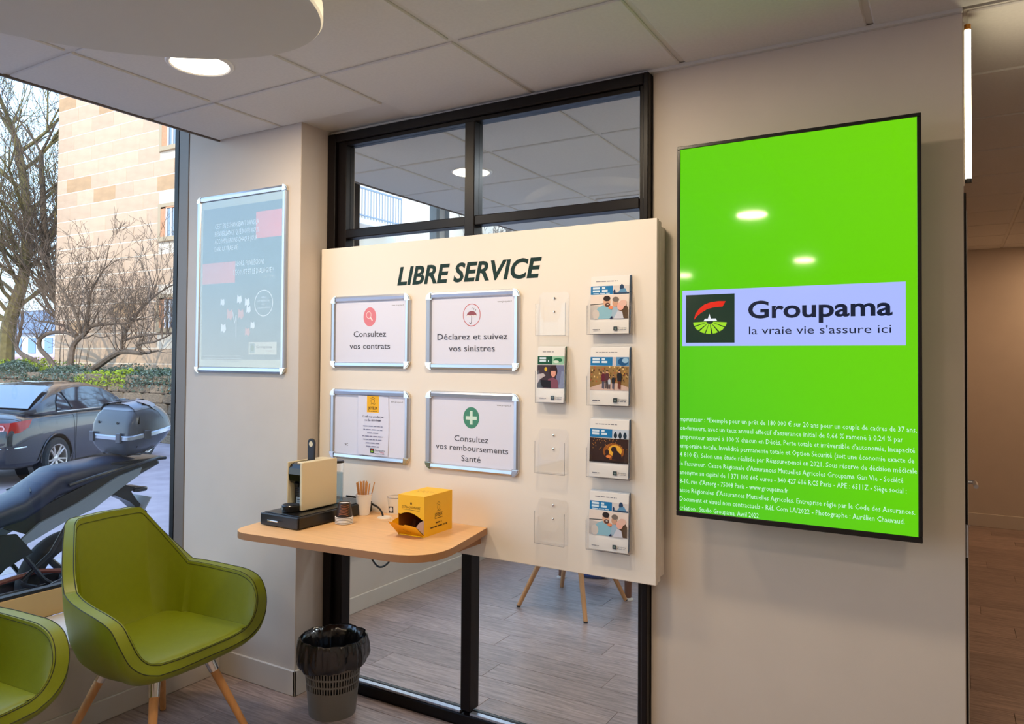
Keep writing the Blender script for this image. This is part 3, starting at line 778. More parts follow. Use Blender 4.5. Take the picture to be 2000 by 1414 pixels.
def brochure(kind, x, z, n, label, blab, tilt=2.5, page=(228, 226, 228)):
    P, w, h_ = cover(kind); a = w/2
    t = thing('brochure', label, 'brochure', (x, YB-.0285, z+.0025), (R(-tilt), 0, 0), None)
    obj('pages', box(B(), -a, a, .0002, .0036, 0, h_), PAPER, t)
    P.put('cover_print', t, (0, .0, 0))
    for i in range(n):
        c = dup(t, (x+random.uniform(-.001, .001), YB-.0285+.0045*(i+1), z+.0025+.0016*(i+1)), (R(-tilt), 0, 0), ('second from the front, ', 'third from the front, ', 'rearmost, ')[i]+blab, 'brochures stacked behind the front one, '+kind)
        for ch in c.children:
            if ch.name.startswith('pages'):
                me = ch.data.copy(); me.materials.clear(); me.materials.append(mat('blue_page_edge', (34, 108, 166), .5) if kind != 'woman' else mat('green_page_edge', (20, 84, 58), .5)); ch.data = me
brochure('family', -1.053, zR[0], 3, 'front brochure with family cuddling photo in the top right holder', 'brochure hidden behind the front one in the top right holder')
brochure('walk', -1.053, zR[1], 3, 'front brochure with photo of family walking outdoors', 'brochure behind the one with family walking outdoors')
brochure('lamp', -1.053, zR[2], 3, 'front brochure with dark lamplit photo of two people', 'brochure behind the one with the dark lamplit photo')
brochure('family', -1.053, zR[3], 3, 'front brochure with family cuddling photo in the bottom right holder', 'brochure hidden behind the front one in the bottom right holder')
brochure('woman', -1.288, zL[1], 3, 'narrow leaflet with green heading and photo of a woman', 'leaflet behind the one with the photo of a woman')

# ------------------------------------------------------------------ wall table and what stands on it
TZ = .835
tt = thing('wall_table', 'beech laminate shelf table with rounded corners fixed to the board, carrying the coffee machine', 'table', (-2.0, 2.3, 0))
def rc(pts, r, n=8):
    out = []; N = len(pts)
    for i in range(N):
        p0, p1, p2 = Vector(pts[i-1]), Vector(pts[i]), Vector(pts[(i+1) % N]); rr = r[i]
        if not rr: out.append(p1[:]); continue
        a = p1+(p0-p1).normalized()*rr; b = p1+(p2-p1).normalized()*rr
        for k in range(n+1):
            t_ = k/n; out.append(((1-t_)**2*a+2*t_*(1-t_)*p1+t_*t_*b)[:])
    return out
tp = rc([(-2.455, 2.548), (-2.375, 1.955), (-1.475, 2.035), (-1.575, 2.548)], [0, .10, .20, 0], 10)
tp = [(x+2.0, y-2.3) for x, y in tp]
bm = prism(B(), tp, 'z', TZ-.026, TZ-.0008); obj('edge_band', bm, TABLEE, tt)
bm = prism(B(), tp, 'z', TZ-.0008, TZ); obj('table_top', bm, TABLEW, tt)
obj('support_rail', bx(.375, .398, -.08, .246, TZ-.066, TZ-.026, .002), TABLEE, tt)
obj('bracket', bx(.12, .15, -.13, -.11, TZ-.038, TZ-.026), CHROME, tt); obj('bracket', bx(.29, .35, -.125, -.105, TZ-.034, TZ-.026), mat('copper_bracket', (150, 96, 60), .4, metal=.8), tt)
obj('bracket', bx(-.19, -.18, -.30, -.29, TZ-.032, TZ-.026), CHROME, tt)
obj('cable_grommet', lathe(B(), [(0, TZ+.004), (.026, TZ+.004), (.031, TZ)], 28, -.035, .175), SILL, tt, smooth=True)

# capsule drawer
dr = thing('capsule_drawer', 'flat black capsule drawer under the coffee machine', 'drawer', (-2.2555, 2.32, TZ))
obj('case', bx(-.1035, .1035, -.215, .215, .003, .048, .004, 2), BLKP, dr)
obj('drawer_front', bx(-.1035, .1035, -.222, -.216, .003, .048, .003, 2), mat('dark_gloss_front', (26, 28, 36), .3), dr)
obj('handle', box(box(B(), -.052, .006, -.234, -.230, .022, .028, .001), -.048, -.042, -.230, -.222, .023, .027), CHROME, dr)
obj('top_mat', bx(-.098, .090, -.205, .208, .048, .0505, .001), BLKP, dr)
DZ = TZ+.0505
cm = thing('coffee_machine', 'slim cream and black capsule coffee machine with upright black lever', 'coffee machine', (-2.26, 2.28, DZ))
obj('side_panel', bx(.030, .043, -.098, .102, .004, .196, .003, 2), CREAM, cm); obj('side_panel', bx(-.046, -.040, -.094, .102, .010, .193, .002), CREAM, cm)
obj('body', bx(-.040, .030, -.060, .102, .0, .188, .006, 2), BLKP, cm)
pr = [(-.062, .188), (-.080, .184), (-.090, .170), (-.093, .145), (-.088, .118), (-.078, .108), (-.062, .108)]
obj('brew_head', prism(B(), pr, 'x', -.038, .029), BLKG, cm)
obj('spout', tube(B(), [(-.006, -.078, .108), (-.006, -.078, .092)], [.012, .009], 14), BLKP, cm)
bm = B()
for i in range(7): box(bm, -.030, .028, -.0635, -.0605, .056+i*.007, .060+i*.007)
obj('grille', bm, DARKG, cm)
obj('sticker', bx(-.026, .028, -.0625, -.0605, .020, .050), mat('pale_blue_sticker', (186, 204, 220), .4), cm)
P = Print(); P.bars(-.020, .022, .012, .006, (60, 70, 90), 5); P.rect(-.018, .010, .004, .007, (120, 140, 160)); P.put('sticker_print', cm, (0, -.0627, .026))
obj('top_cover', box(box(B(), .004, .030, -.088, .100, .188, .1945, .002), -.040, .004, .010, .100, .188, .1945, .002), CREAM, cm)
obj('cup_tray', lathe(B(), [(0, .028), (.034, .028), (.037, .025), (.035, .002), (.028, 0), (0, 0)], 28, -.006, -.108), BLKP, cm, smooth=True)
bm = B()
for i in range(-4, 5):
    hw = math.sqrt(max(0, .031**2-(i*.0065)**2)); box(bm, -.006-hw, -.006+hw, -.108+i*.0065-.0012, -.108+i*.0065+.0012, .0282, .0296)
obj('drip_grid', bm, DARKG, cm)
obj('tray_badge', bx(-.028, -.012, -.146, -.142, .012, .018), CHROME, cm)
lev = [(-.017, 0), (.017, 0), (.0185, .070)]+[(.0185*math.cos(R(a)), .072+.0185*math.sin(R(a))) for a in range(0, 181, 20)]+[(-.0185, .070)]
obj('lever', prism(B(), lev, 'y', .005, .014), BLKP, cm, (-.014, 0, .190))
obj('lever_ring', lathe(B(), [(0, 0), (.0105, 0), (.0115, -.001)], 20), CREAM, cm, (-.014, .0045, .258), (R(90), 0, 0))
bm = B(); lathe(bm, [(.030, 0), (.032, .165), (.0335, .170), (.0315, .170), (.0305, .166), (.0285, .002)], 28, .002, .140)
obj('water_tank', bm, ACRYL, cm, (0, 0, .004), smooth=True)
obj('water', lathe(B(), [(0, .006), (.0282, .006), (.029, .125), (0, .125)], 24, .002, .140), clear('water', (205, 225, 235), 1, 0, 1.33), cm, smooth=True)
obj('tank_lid', lathe(B(), [(0, .178), (.030, .178), (.034, .174), (.034, .168), (0, .168)], 24, .002, .140), BLKP, cm, smooth=True)
obj('tank_base', lathe(B(), [(0, .003), (.040, .003), (.040, 0), (0, 0)], 24, .002, .140), BLKP, cm)
cb = catmull([(-2.222, 2.445, DZ+.025), (-2.20, 2.50, DZ+.01), (-2.13, 2.515, .872), (-2.09, 2.505, .862), (-2.06, 2.490, .846), (-2.05, 2.480, .833), (-2.045, 2.47, .80)], 6)
tag(obj('power_cable', tube(B(), cb, .0042, 8), BLKP, smooth=True), 'black cable running from the coffee machine into the table grommet', 'cable')
cb = catmull([(-2.12, 2.40, .808), (-2.085, 2.40, .760), (-2.050, 2.40, .695), (-2.0, 2.40, .652), (-1.945, 2.40, .685), (-1.925, 2.40, .76), (-1.92, 2.40, .808)], 6)
tag(obj('power_cable', tube(B(), cb, .0040, 8), BLKP, smooth=True), 'black cable loop hanging under the wall table', 'cable')

# cup with wooden stirrers
cu = thing('paper_cup', 'white paper cup full of wooden stirrers', 'cup', (-2.150, 2.475, TZ))
obj('cup_wall', lathe(B(), [(0, .004), (.0235, .004), (.024, 0), (.0252, .001), (.0345, .084), (.0362, .0855), (.0362, .088), (.0338, .088), (.0245, .006), (0, .0065)], 32), PAPER, cu, smooth=True)
st = None
for i in range(18):
    a = i*2.4; rr = .0045+.017*((i*.37) % 1)
    bxp, byp = rr*math.cos(a)*.75, rr*math.sin(a)*.75
    L_ = .13; ax, ay = math.cos(a)*rr*13, math.sin(a)*rr*13
    if st is None:
        st = tag(obj('wooden_stirrer', bx(-.003, .003, -.0008, .0008, 0, L_, .0006), mat('birch_wood', (206, 150, 92), .6, rnd=.12)), 'flat wooden stirrer standing in the white paper cup', 'stirrer', 'wooden stirrers in the paper cup'); s_ = st
    else: s_ = st.copy(); COL.objects.link(s_)
    s_.location = (-2.150+bxp, 2.475+byp, TZ+.0075+.002*(i % 3))
    s_.rotation_euler = Vector((ax*.9, ay*.9, 1)).to_track_quat('Z', 'Y').to_euler()
    s_.rotation_euler.rotate_axis('Z', a)

# upside-down stack of small cups
CUPM = mat('dark_cup', (44, 32, 30), .4); CUPB = mat('cup_brown_pattern', (150, 92, 60), .5)
def espresso_cup(z, label):
    t = thing('espresso_cup', label, 'cup', (-2.100, 2.300, z), 0, 'dark paper cups stacked upside down')
    obj('cup_wall', lathe(B(), [(.0345, .003), (.0335, .0035), (.0245, .058), (.0242, .060), (.0232, .060), (.0225, .056), (.032, .003)], 32), CUPM, t, smooth=True)
    obj('rim', lathe(B(), [(.0330, 0), (.0362, .0004), (.0368, .0020), (.0362, .0038), (.0335, .0042)], 32), PAPER, t, smooth=True)
    obj('cup_base', lathe(B(), [(0, .0565), (.0232, .0565), (.0235, .060), (.0246, .060)], 32), PAPER, t)
    return t
for k in range(4): espresso_cup(TZ+.0012+k*.0058, 'upside down dark espresso cup, '+('lowest of the stack', 'second from the bottom of the stack', 'middle one of the stack of five', 'directly under the top cup')[k])
t = espresso_cup(TZ+.0012+4*.0058, 'topmost upside down dark espresso cup with brown wave pattern')
bm = B()
for k in range(7):
    zc = .012+k*.0062; pts = []
    for i in range(9):
        th = R(-95+i*10+k*2); zz = zc+.006*math.sin(i/8*math.pi)-(.002*i/8)
        rr = .0345-(zz/.058)*.0098+.0008
        pts.append((rr*math.cos(th), rr*math.sin(th), zz))
    tube(bm, pts, [.0004]+[.0011]*7+[.0004], 5)
obj('wave_pattern', bm, CUPB, t)

# clear plastic cup behind the yellow box
t = thing('plastic_cup', 'clear plastic cup standing behind the yellow box', 'cup', (-1.922, 2.41, TZ))
obj('cup_wall', lathe(B(), [(0, .002), (.022, .002), (.023, 0), (.036, .103), (.0385, .104), (.0385, .107), (.0355, .107), (.0225, .004)], 32), ACRYL, t, smooth=True)
obj('rim', lathe(B(), [(.0372, .106), (.039, .1075), (.0372, .109), (.0355, .1075), (.0372, .106)], 32), clear('rim_plastic', (235, 235, 235), 1, .1, 1.5, .35), t, smooth=True)
P = Print(); P.rect(-.010, .010, -.014, .012, (60, 58, 60)); P.ell(0, 0, .007, .009, (220, 218, 216)); P.put('cup_print', t, (.0, -.0335, .062), (R(7), 0, R(20)))

# yellow dispenser box
yb = thing('dispenser_box', 'bright yellow cardboard box with open front pocket and JOYEUX print', 'box', (-1.743, 2.366, TZ), R(1.5))
a, d_, hh, th = .060, .095, .150, .0012
obj('side_wall', bx(a-th, a, -d_, d_, 0, hh), YEL, yb); obj('side_wall', bx(-a, -a+th, -d_, d_, 0, hh), YEL, yb)
obj('back_wall', bx(-a+th, a-th, d_-th, d_, 0, hh), YEL, yb); obj('bottom_panel', bx(-a+th, a-th, -d_, d_-th, 0, th), YEL, yb)
obj('lid', bx(-a, a, -d_, d_, hh, hh+th, .0005), YEL, yb)
ar = [(-a+th, hh), (-a+th, .080)]+[(-a+th+(2*a-2*th)*i/12, .072+.020*math.sin(math.pi*(i/12)**.9)-.012*i/12) for i in range(1, 12)]+[(a-th, .062), (a-th, hh)]
obj('front_panel', prism(B(), ar, 'y', -d_, -d_+th), YEL, yb)
obj('lining', box(box(B(), -a+th, -a+th+.0006, -d_+.002, d_-.002, th, hh-.002), -a+.002, a-.002, d_-.0026, d_-.0018, th, hh-.002), CARDIN, yb)
bm = B()
def quad(bm, pts, t_=.0010):
    v = [bm.verts.new(p) for p in pts]; f = bm.faces.new(v); return f
fp = [(-a, -d_, .004), (a, -d_, .004), (a, -d_-.052, .048), (a*.25, -d_-.058, .0545), (.004, -d_-.052, .049), (-.016, -d_-.052, .049), (-.022, -d_-.060, .056), (-a, -d_-.064, .060)]
quad(bm, fp); ex = bmesh.ops.solidify(bm, geom=bm.faces[:], thickness=.0012)
obj('pocket_flap', bm, YEL, yb)
for s in (-1, 1):
    bm = B(); quad(bm, [(s*(a-.001), -d_, .010), (s*(a-.001), -d_, .064), (s*(a-.001), -d_-.030, .060), (s*(a-.001), -d_-.050, .048)]); bmesh.ops.solidify(bm, geom=bm.faces[:], thickness=.001)
    obj('pocket_side', bm, mat('pale_card', (226, 200, 190), .6) if s > 0 else YEL, yb)
INK = (92, 62, 8)
P = Print(); P.ell(0, .121, .004, .005, INK); P.text('EXTRA-ORDINAIRE', 0, .102, .0095, INK, width=.085, align='C', shear=.25, res=1); P.line([(-.04, .098), (.04, .096)], .0012, INK); P.put('front_print', yb, (0, -d_-.0003, 0))
P = Print(); P.ring(0, .100, .009, .010, .0015, INK, 16); P.line([(-.013, .112), (0, .120), (.012, .111)], .0014, INK); P.line([(-.012, .085), (-.004, .089), (.006, .084), (.014, .088)], .0014, INK)
P.text('JOYEUX', 0, .066, .014, (60, 44, 6), width=.052, align='C', bold=.02, res=1); P.bars(-.026, .026, .058, .003, INK, 3); P.bars(-.020, .020, .040, .008, INK, 5); P.bars(-.055, .058, .026, .008, INK, 7)
P.put('side_print', yb, (a+.0003, 0, 0), (0, 0, R(90)))
P = Print()
for i in range(12):
    an = R(30*i); P.rect(.034*math.cos(an)-.004, .034*math.cos(an)+.004, .016*math.sin(an)-.001, .016*math.sin(an)+.001, INK, False)
P.line([(-.02, 0), (.02, .002)], .002, INK); P.put('lid_print', yb, (0, 0, hh+th+.0003), (R(-90), 0, 0))
P = Print(); P.line([(-.014, .008), (-.004, .002), (.006, .003)], .0012, INK); P.text('JOYEUX', .006, -.010, .006, (130, 40, 10), width=.024, align='C', res=1); P.put('flap_print', yb, (0, -d_-.0275, .0245), (R(50.5), 0, 0))
for i, (x, y, z, c) in enumerate(((.025, -.055, .030, (34, 30, 32)), (-.012, -.045, .030, (90, 52, 36)), (.008, .0, .032, (34, 30, 32)), (.03, .02, .03, (90, 52, 36)))):
    o = obj('coffee_capsule', lathe(B(), [(0, -.012), (.012, -.012), (.0175, .010), (.0205, .011), (.0205, .0125), (0, .0125)], 24), mat('capsule_%d' % (c[0]), c, .3, metal=.4), None, (-1.743+x, 2.366+y, TZ+z), (R(70), R(15*i-20), R(-30)))
    tag(o, ['black coffee capsule at the open mouth of the yellow box', 'brown coffee capsule inside the yellow box, beside the black one', 'black coffee capsule deeper inside the yellow box', 'brown coffee capsule at the back inside the yellow box'][i], 'capsule', 'coffee capsules in the yellow box')

# ------------------------------------------------------------------ waste bin with liner
bn = thing('waste_bin', 'grey plastic waste bin with black liner folded over its rim', 'bin', (-2.262, 2.418, 0))
bm = B(); NB = 120; zs = [.002, .02, .10, .112, .136, .143, .167, .174, .198, .206, .230, .285, .297]
def br(z): return .098+(z/.3)*.030
rings = [[bm.verts.new((br(z)*math.cos(2*math.pi*i/NB), br(z)*math.sin(2*math.pi*i/NB), z)) for i in range(NB)] for z in zs]
for k in range(len(zs)-1):
    slot = k in (3, 5, 7, 9)
    for i in range(NB):
        if slot and i % 2: continue
        bm.faces.new((rings[k][i], rings[k][(i+1) % NB], rings[k+1][(i+1) % NB], rings[k+1][i]))
o = obj('bin_wall', bm, GREYP, bn); md = o.modifiers.new('s', 'SOLIDIFY'); md.thickness = .0022
obj('bin_base', lathe(B(), [(0, .004), (.097, .004), (.098, 0), (0, 0)], 48), GREYP, bn)
obj('rim_ring', lathe(B(), [(.126, .292), (.132, .292), (.132, .30), (.127, .301)], 64), GREYP, bn)
NB = 160; prof = [(.086, .04, .1), (.094, .12, .2), (.108, .235, .4), (.121, .295, .7), (.131, .318, .6), (.1400, .320, .6), (.1440, .311, .7), (.147, .285, 1.1), (.150, .252, 1.5), (.1475, .226, 1.5), (.140, .212, 1.2), (.135, .220, .8)]
bm = B(); rings = []
for k, (r_, z_, am) in enumerate(prof):
    ring = []
    for i in range(NB):
        th = 2*math.pi*i/NB
        nz = noise.noise(Vector((math.cos(th)*3.2, math.sin(th)*3.2, z_*9)))*.010+noise.noise(Vector((math.cos(th)*11, math.sin(th)*11, z_*14)))*.006
        sag = (-.022*max(0, math.sin(th-2.4)) + .020*max(0, math.sin(th-.2))) if k >= 7 else 0
        rr = r_+nz*am*(1 if k > 3 else -abs(1)); zz = z_+sag*(k-6)/5+noise.noise(Vector((math.cos(th)*4+9, math.sin(th)*4, k*.3)))*.008*am
        if k <= 3: rr = min(rr, br(max(z_, 0))-.006)
        ring.append(bm.verts.new((rr*math.cos(th), rr*math.sin(th), zz)))
    rings.append(ring)
for A_, C_ in zip(rings, rings[1:]):
    for i in range(NB): bm.faces.new((A_[i], A_[(i+1) % NB], C_[(i+1) % NB], C_[i]))
bm.faces.new(rings[0])
o = obj('bin_liner', bm, BAG, bn, smooth=True, angle=70)

# ------------------------------------------------------------------ green tub chairs
def half_loop():
    front = [(.256, 0, .432), (.254, .11, .432), (.246, .190, .436)]
    arm = [(.246, .190, .436), (.240, .232, .452), (.234, .264, .488), (.222, .283, .536), (.188, .292, .588), (.12, .296, .614), (.03, .286, .624), (-.06, .268, .634), (-.128, .244, .642)]
    back = [(-.128, .244, .642), (-.175, .224, .700), (-.235, .186, .785), (-.282, .154, .850)]
    top = [(-.282, .154, .850), (-.291, .132, .870), (-.298, .06, .872), (-.300, 0, .874)]
    L = catmull(front, 5)[:-1]+catmull(arm, 5)[:-1]+catmull(back, 5)[:-1]+catmull(top, 5)
    # outer rim offsets keyed along the same points
    OF = [(.006, 0, -.036), (.009, .004, -.036), (.015, .016, -.034)]
    OA = [(.015, .016, -.034), (.016, .032, -.026), (.012, .046, -.020), (.004, .052, -.006), (-.002, .052, .000), (-.004, .050, .0), (-.006, .048, .0), (-.010, .046, .0), (-.018, .042, .0)]
    OB = [(-.018, .042, .0), (-.032, .032, .0), (-.044, .022, .0), (-.050, .014, -.002)]
    OT = [(-.050, .014, -.002), (-.052, .008, -.004), (-.054, .002, -.005), (-.054, 0, -.005)]
    O = catmull(OF, 5)[:-1]+catmull(OA, 5)[:-1]+catmull(OB, 5)[:-1]+catmull(OT, 5)
    return L, O
def make_chair(label, loc, rz, group='green tub armchairs'):
    t = thing('tub_chair', label, 'chair', loc, rz, group)
    L, O = half_loop(); n = len(L)
    I = L+[Vector((p.x, -p.y, p.z)) for p in L[1:-1]][::-1]
    D = O+[Vector((p.x, -p.y, p.z)) for p in O[1:-1]][::-1]
    N = len(I); OUT = [a+b for a, b in zip(I, D)]
    def mix(a, b, c, t_): return a*(1-t_)**2+b*2*t_*(1-t_)+c*t_*t_
    rings = []
    # bottom
    Bt = []
    for p in OUT:
        an = math.atan2(p.y, p.x-.0); Bt.append(Vector((-.01+.185*math.cos(an), .185*math.sin(an), .345)))
    def blob(f, z): return [Vector(((b.x)*f, b.y*f, z)) for b in Bt]
    rings.append(blob(.5, .340)); rings.append(Bt)
    for k in (.2, .42, .62, .8, .93):
        ring = []
        for b, o_ in zip(Bt, OUT):
            c = Vector((o_.x*.98, o_.y*.99, .358 if o_.z > .45 else .356))
            ring.append(mix(b, c, o_, k))
        rings.append(ring)
    n_out = len(rings)
    rings.append(OUT); rings.append(I)
    S = []
    for p in I:
        if p.z < .4365: S.append(Vector((p.x-.010, p.y*.97, .4365)))
        else:
            yy = max(-.232, min(.232, p.y)); xx = min(p.x, .235) if p.x > -.1 else max(-.205, p.x)
            S.append(Vector((max(-.215, xx), yy*(1.0 if p.x > -.12 else .93), .432)))
    for k in (.15, .35, .6, .85):
        ring = []
        for a, s in zip(I, S):
            c = Vector((a.x*.45+s.x*.55, a.y*.35+s.y*.65, .470)) if a.z > .45 else (a+s)/2
            ring.append(mix(a, c, s, k))
        rings.append(ring)
    rings.append(S)
    cen = Vector((.02, 0, .438))
    bm = B(); V = [[bm.verts.new(p) for p in r] for r in rings]
    for A_, C_ in zip(V, V[1:]):
        for i in range(N): bm.faces.new((A_[i], A_[(i+1) % N], C_[(i+1) % N], C_[i]))
    bm.faces.new(V[0][::-1])
    bmesh.ops.recalc_face_normals(bm, faces=bm.faces)
    me_edges = [e for r in (V[n_out], V[n_out+1]) for i in range(N) for e in [bm.edges.get((r[i], r[(i+1) % N]))]]
    for e in me_edges: e.smooth = False
    me = bpy.data.meshes.new('shell'); bm.to_mesh(me); bm.free(); me.materials.append(GREEN)
    me.polygons.foreach_set('use_smooth', [True]*len(me.polygons)); link('shell', me, t)
    bm = B(); V = []
    for f, z in ((1, .4360), (.985, .4385), (.93, .4415), (.75, .4430), (.45, .4410), (.15, .4395)):
        V.append([bm.verts.new((cen.x+(s.x-cen.x)*f, s.y*f, z)) for s in S])
    for A_, C_ in zip(V, V[1:]):
        for i in range(N): bm.faces.new((A_[i], A_[(i+1) % N], C_[(i+1) % N], C_[i]))
    bm.faces.new(V[-1]); bmesh.ops.recalc_face_normals(bm, faces=bm.faces)
    obj('seat_cushion', bm, GREEN, t, smooth=True, angle=60)
    obj('seam', tube(B(), [a*.88+b*.12 for a, b in zip(I, OUT)], .0018, 5, closed=True), SEAM, t)
    obj('seam', tube(B(), [b*.97+a*.03 for a, b in zip(I, OUT)], .0018, 5, closed=True), SEAM, t)
    obj('seam', tube(B(), [a*1.0+(s_-a)*.05+Vector((0, 0, .0002)) for a, s_ in zip(I, S)], .0009, 5, closed=True), SEAM, t)
    for sx_, sy in ((1, 1), (1, -1), (-1, 1), (-1, -1)):
        a = Vector((sx_*.120, sy*.110, .366)); b = Vector((sx_*.150, sy*.137, .280)); c = Vector((sx_*.252, sy*.232, .006))
        lg = obj('leg', tube(B(), [b, c], [.0165, .0125], 20), BEECH, t, smooth=True, angle=50)
        obj('leg_socket', tube(B(), [a, a*.6+b*.4, b], [.030, .021, .0185], 20), CHROME, lg, smooth=True, angle=50)
        obj('foot_pad', tube(B(), [c+Vector((0, 0, .004)), (c.x+sx_*.001, c.y, 0)], [.0132, .012], 14), BLKP, lg)
    return t
ch = make_chair('olive green leather tub chair with beech legs in front of the pillar', (-2.61, 1.83, 0), R(4))
dup(ch, (-2.667, 1.056, 0), (0, 0, R(4)), 'olive green tub chair cut off at the lower left corner')
dup(ch, (-2.01, 4.26, 0), (0, 0, R(85)), 'office chair behind the glass, only its splayed wooden legs showing')

t = thing('office_table', 'office table behind the board with brown legs on white feet', 'table', (-1.93, 4.92, 0), R(-20))
obj('table_top', prism(B(), rrect(-.62, .62, -.36, .36, .06), 'z', .72, .745), TABLEW, t)
for sx_ in (-1, 1):
    for sy in (-1, 1):
        lg = obj('leg', tube(B(), [(sx_*.28, sy*.28, .72), (sx_*.30, sy*.31, .012)], [.030, .022], 14), mat('walnut_leg', (120, 74, 50), .5), t, smooth=True)
        obj('foot', lathe(B(), [(0, .014), (.022, .014), (.034, .004), (.034, 0), (0, 0)], 20, sx_*.30, sy*.31), SILL, lg)
t = thing('blue_bag', 'small blue bag on the office floor between the table legs', 'bag', (-2.13, 4.86, 0), R(15))
bm = B(); loft(bm, [[(.10*k*math.cos(2*math.pi*i/20), .06*k*math.sin(2*math.pi*i/20), z) for i in range(20)] for k, z in ((.7, 0), (1, .02), (1.05, .08), (.85, .14), (.4, .17))])
obj('bag_body', bm, mat('blue_cloth', (36, 72, 140), .7), t, smooth=True); obj('handle', tube(B(), catmull([(-.04, 0, .165), (-.03, 0, .22), (.03, 0, .22), (.04, 0, .165)], 5), .005, 8), BLKP, t)

# ------------------------------------------------------------------ outside: ground, walls, buildings
struct('pavement', bx(-6.3, -3.46, -12, 30, -.5, -.20, .0), PAVE, label='pale pavement along the shop window')
bm = B(); y = -12
kb = struct('kerb', bx(-6.46, -6.30, -12, 30, -.55, -.235), KERB)
while y < 20:
    struct('kerb_stone', bx(-.08, .08, .004, .996, -.05, .035, .012), KERB, kb, loc=(-6.38, y, -.235)); y += 1.0
struct('road', bx(-60, -6.46, -30, 60, -.6, -.385), ASPH, label='pale asphalt of the parking court')
struct('terrace', bx(-60, -13.6, 10.75, 60, -.6, 1.0), SOIL, label='raised planted terrace behind the stone wall')

rw = struct('retaining_wall', bx(-26, -13.6, 10.56, 10.76, -.45, 1.02), SOIL, label='low rubble stone wall under the bare shrub')
rn = random.Random(21); stones = []
for v in range(6):
    bm = bx(-.5, .5, -.5, .5, -.5, .5, .12, 1)
    for q in bm.verts: q.co += Vector((rn.uniform(-.04, .04), rn.uniform(-.05, .05), rn.uniform(-.05, .05)))
    me = bpy.data.meshes.new('stone'); bm.to_mesh(me); bm.free(); me.materials.append(RUBBLE); stones.append(me)
z = -.40; row = 0
while z < 1.0:
    hgt = (.20, .26, .18, .24, .22, .20, .2)[row % 7]
    x = -24.0+rn.uniform(0, .3)
    while x < -13.7:
        wd = rn.uniform(.35, .80)
        o = link('stone', rn.choice(stones), rw, (x+wd/2, 10.52+rn.uniform(-.015, .015), z+hgt/2)); o.scale = (wd*.97, .14, hgt*.94); x += wd
    z += hgt; row += 1
# evergreen ground cover spilling over the wall
bm = B(); rn = random.Random(5)
for i in range(26000):
    x = rn.uniform(-27, -13.7); y = 10.35+abs(rn.gauss(0, .55)); hgt = 1.03+.16*noise.noise(Vector((x*.9, y, 0)))+.14*min(1, (y-10.3))
    if x < -20.5: hgt += .14
    z = hgt+rn.uniform(-.10, .09)-(max(0, 10.5-y)*rn.uniform(0, 2.2))
    s = rn.uniform(.03, .075); d1 = Vector((rn.uniform(-1, 1), rn.uniform(-1, 1), rn.uniform(-.3, .9))).normalized(); d2 = d1.cross(Vector((rn.uniform(-1, 1), rn.uniform(-1, 1), rn.uniform(-1, 1)))).normalized()
    c = Vector((x, y, z)); vs = [bm.verts.new(c-d2*s*.35), bm.verts.new(c+d1*s), bm.verts.new(c+d2*s*.35)]
    f = bm.faces.new(vs); moss = (-18.2 < x < -16.2 and y < 10.8) or (x < -20 and y > 10.8); f.material_index = 1 if moss and rn.random() < .85 else (2 if rn.random() < .45 else 0)
gc = obj('ground_cover', bm, [mat('dark_evergreen', (66, 86, 66), .7), mat('bright_moss', (150, 168, 40), .8), mat('grey_evergreen', (110, 128, 118), .7)])
tag(gc, 'low evergreen ground cover with bright mossy patches on top of the stone wall', 'ground cover', kind='stuff')

# sandstone building
fb = thing('stone_building', 'pale sandstone building with small windows across the street', 'building', (-18.4, 12.55, 0))
obj('wall', box(box(B(), -4.72, 4.85, 0, 12, -.6, 12.4), -4.72, 4.85, .0, .01, -.6, .8), MORTAR, fb)
obj('roof', bx(-4.9, 4.9, -.25, 12.2, 12.4, 12.7, .02), mat('slate', (92, 96, 106), .6), fb)
bl = bpy.data.meshes.new('block'); b_ = bx(-.5, .5, -.5, .5, -.5, .5); b_.to_mesh(bl); b_.free(); bl.materials.append(STONE)
bl2 = bl.copy(); bl2.materials.clear(); bl2.materials.append(STONED)
wins = [(-18.05, -17.38, 4.70, 5.50), (-18.05, -17.38, 7.12, 7.92), (-18.05, -17.38, 2.28, 3.08), (-15.6, -14.9, 4.70, 5.50), (-15.6, -14.9, 2.28, 3.08), (-15.6, -14.9, 7.12, 7.92)]
rn = random.Random(8); CH = .42
for c in range(3, 27):
    z0 = 7.63-.42*20+CH*c; x = -23.12-(.35 if c % 2 else 0)
    while x < -13.6:
        wd = rn.choice((.85, 1.05, 1.25)); a, b = max(x, -23.12), min(x+wd, -13.56); x += wd
        segs = [(a, b)]
        for wx0, wx1, wz0, wz1 in wins:
            if z0+CH > wz0-.14+.02 and z0 < wz1+.10-.02:
                ns = []
                for p, q in segs:
                    if q <= wx0-.12 or p >= wx1+.12: ns.append((p, q)); continue
                    if p < wx0-.12: ns.append((p, wx0-.12))
                    if q > wx1+.12: ns.append((wx1+.12, q))
                segs = ns
        for p, q in segs:
            if q-p < .08: continue
            o = link('stone_block', bl if rn.random() > .10 else bl2, fb, ((p+q)/2+18.4, .002, z0+CH/2)); o.scale = (q-p-.010, .014, CH-.030)
REV = mat('reveal_shade_stone', (210, 150, 110), .8, noise_amt=.1)  # browner stone, the shadow inside the window opening put into its colour
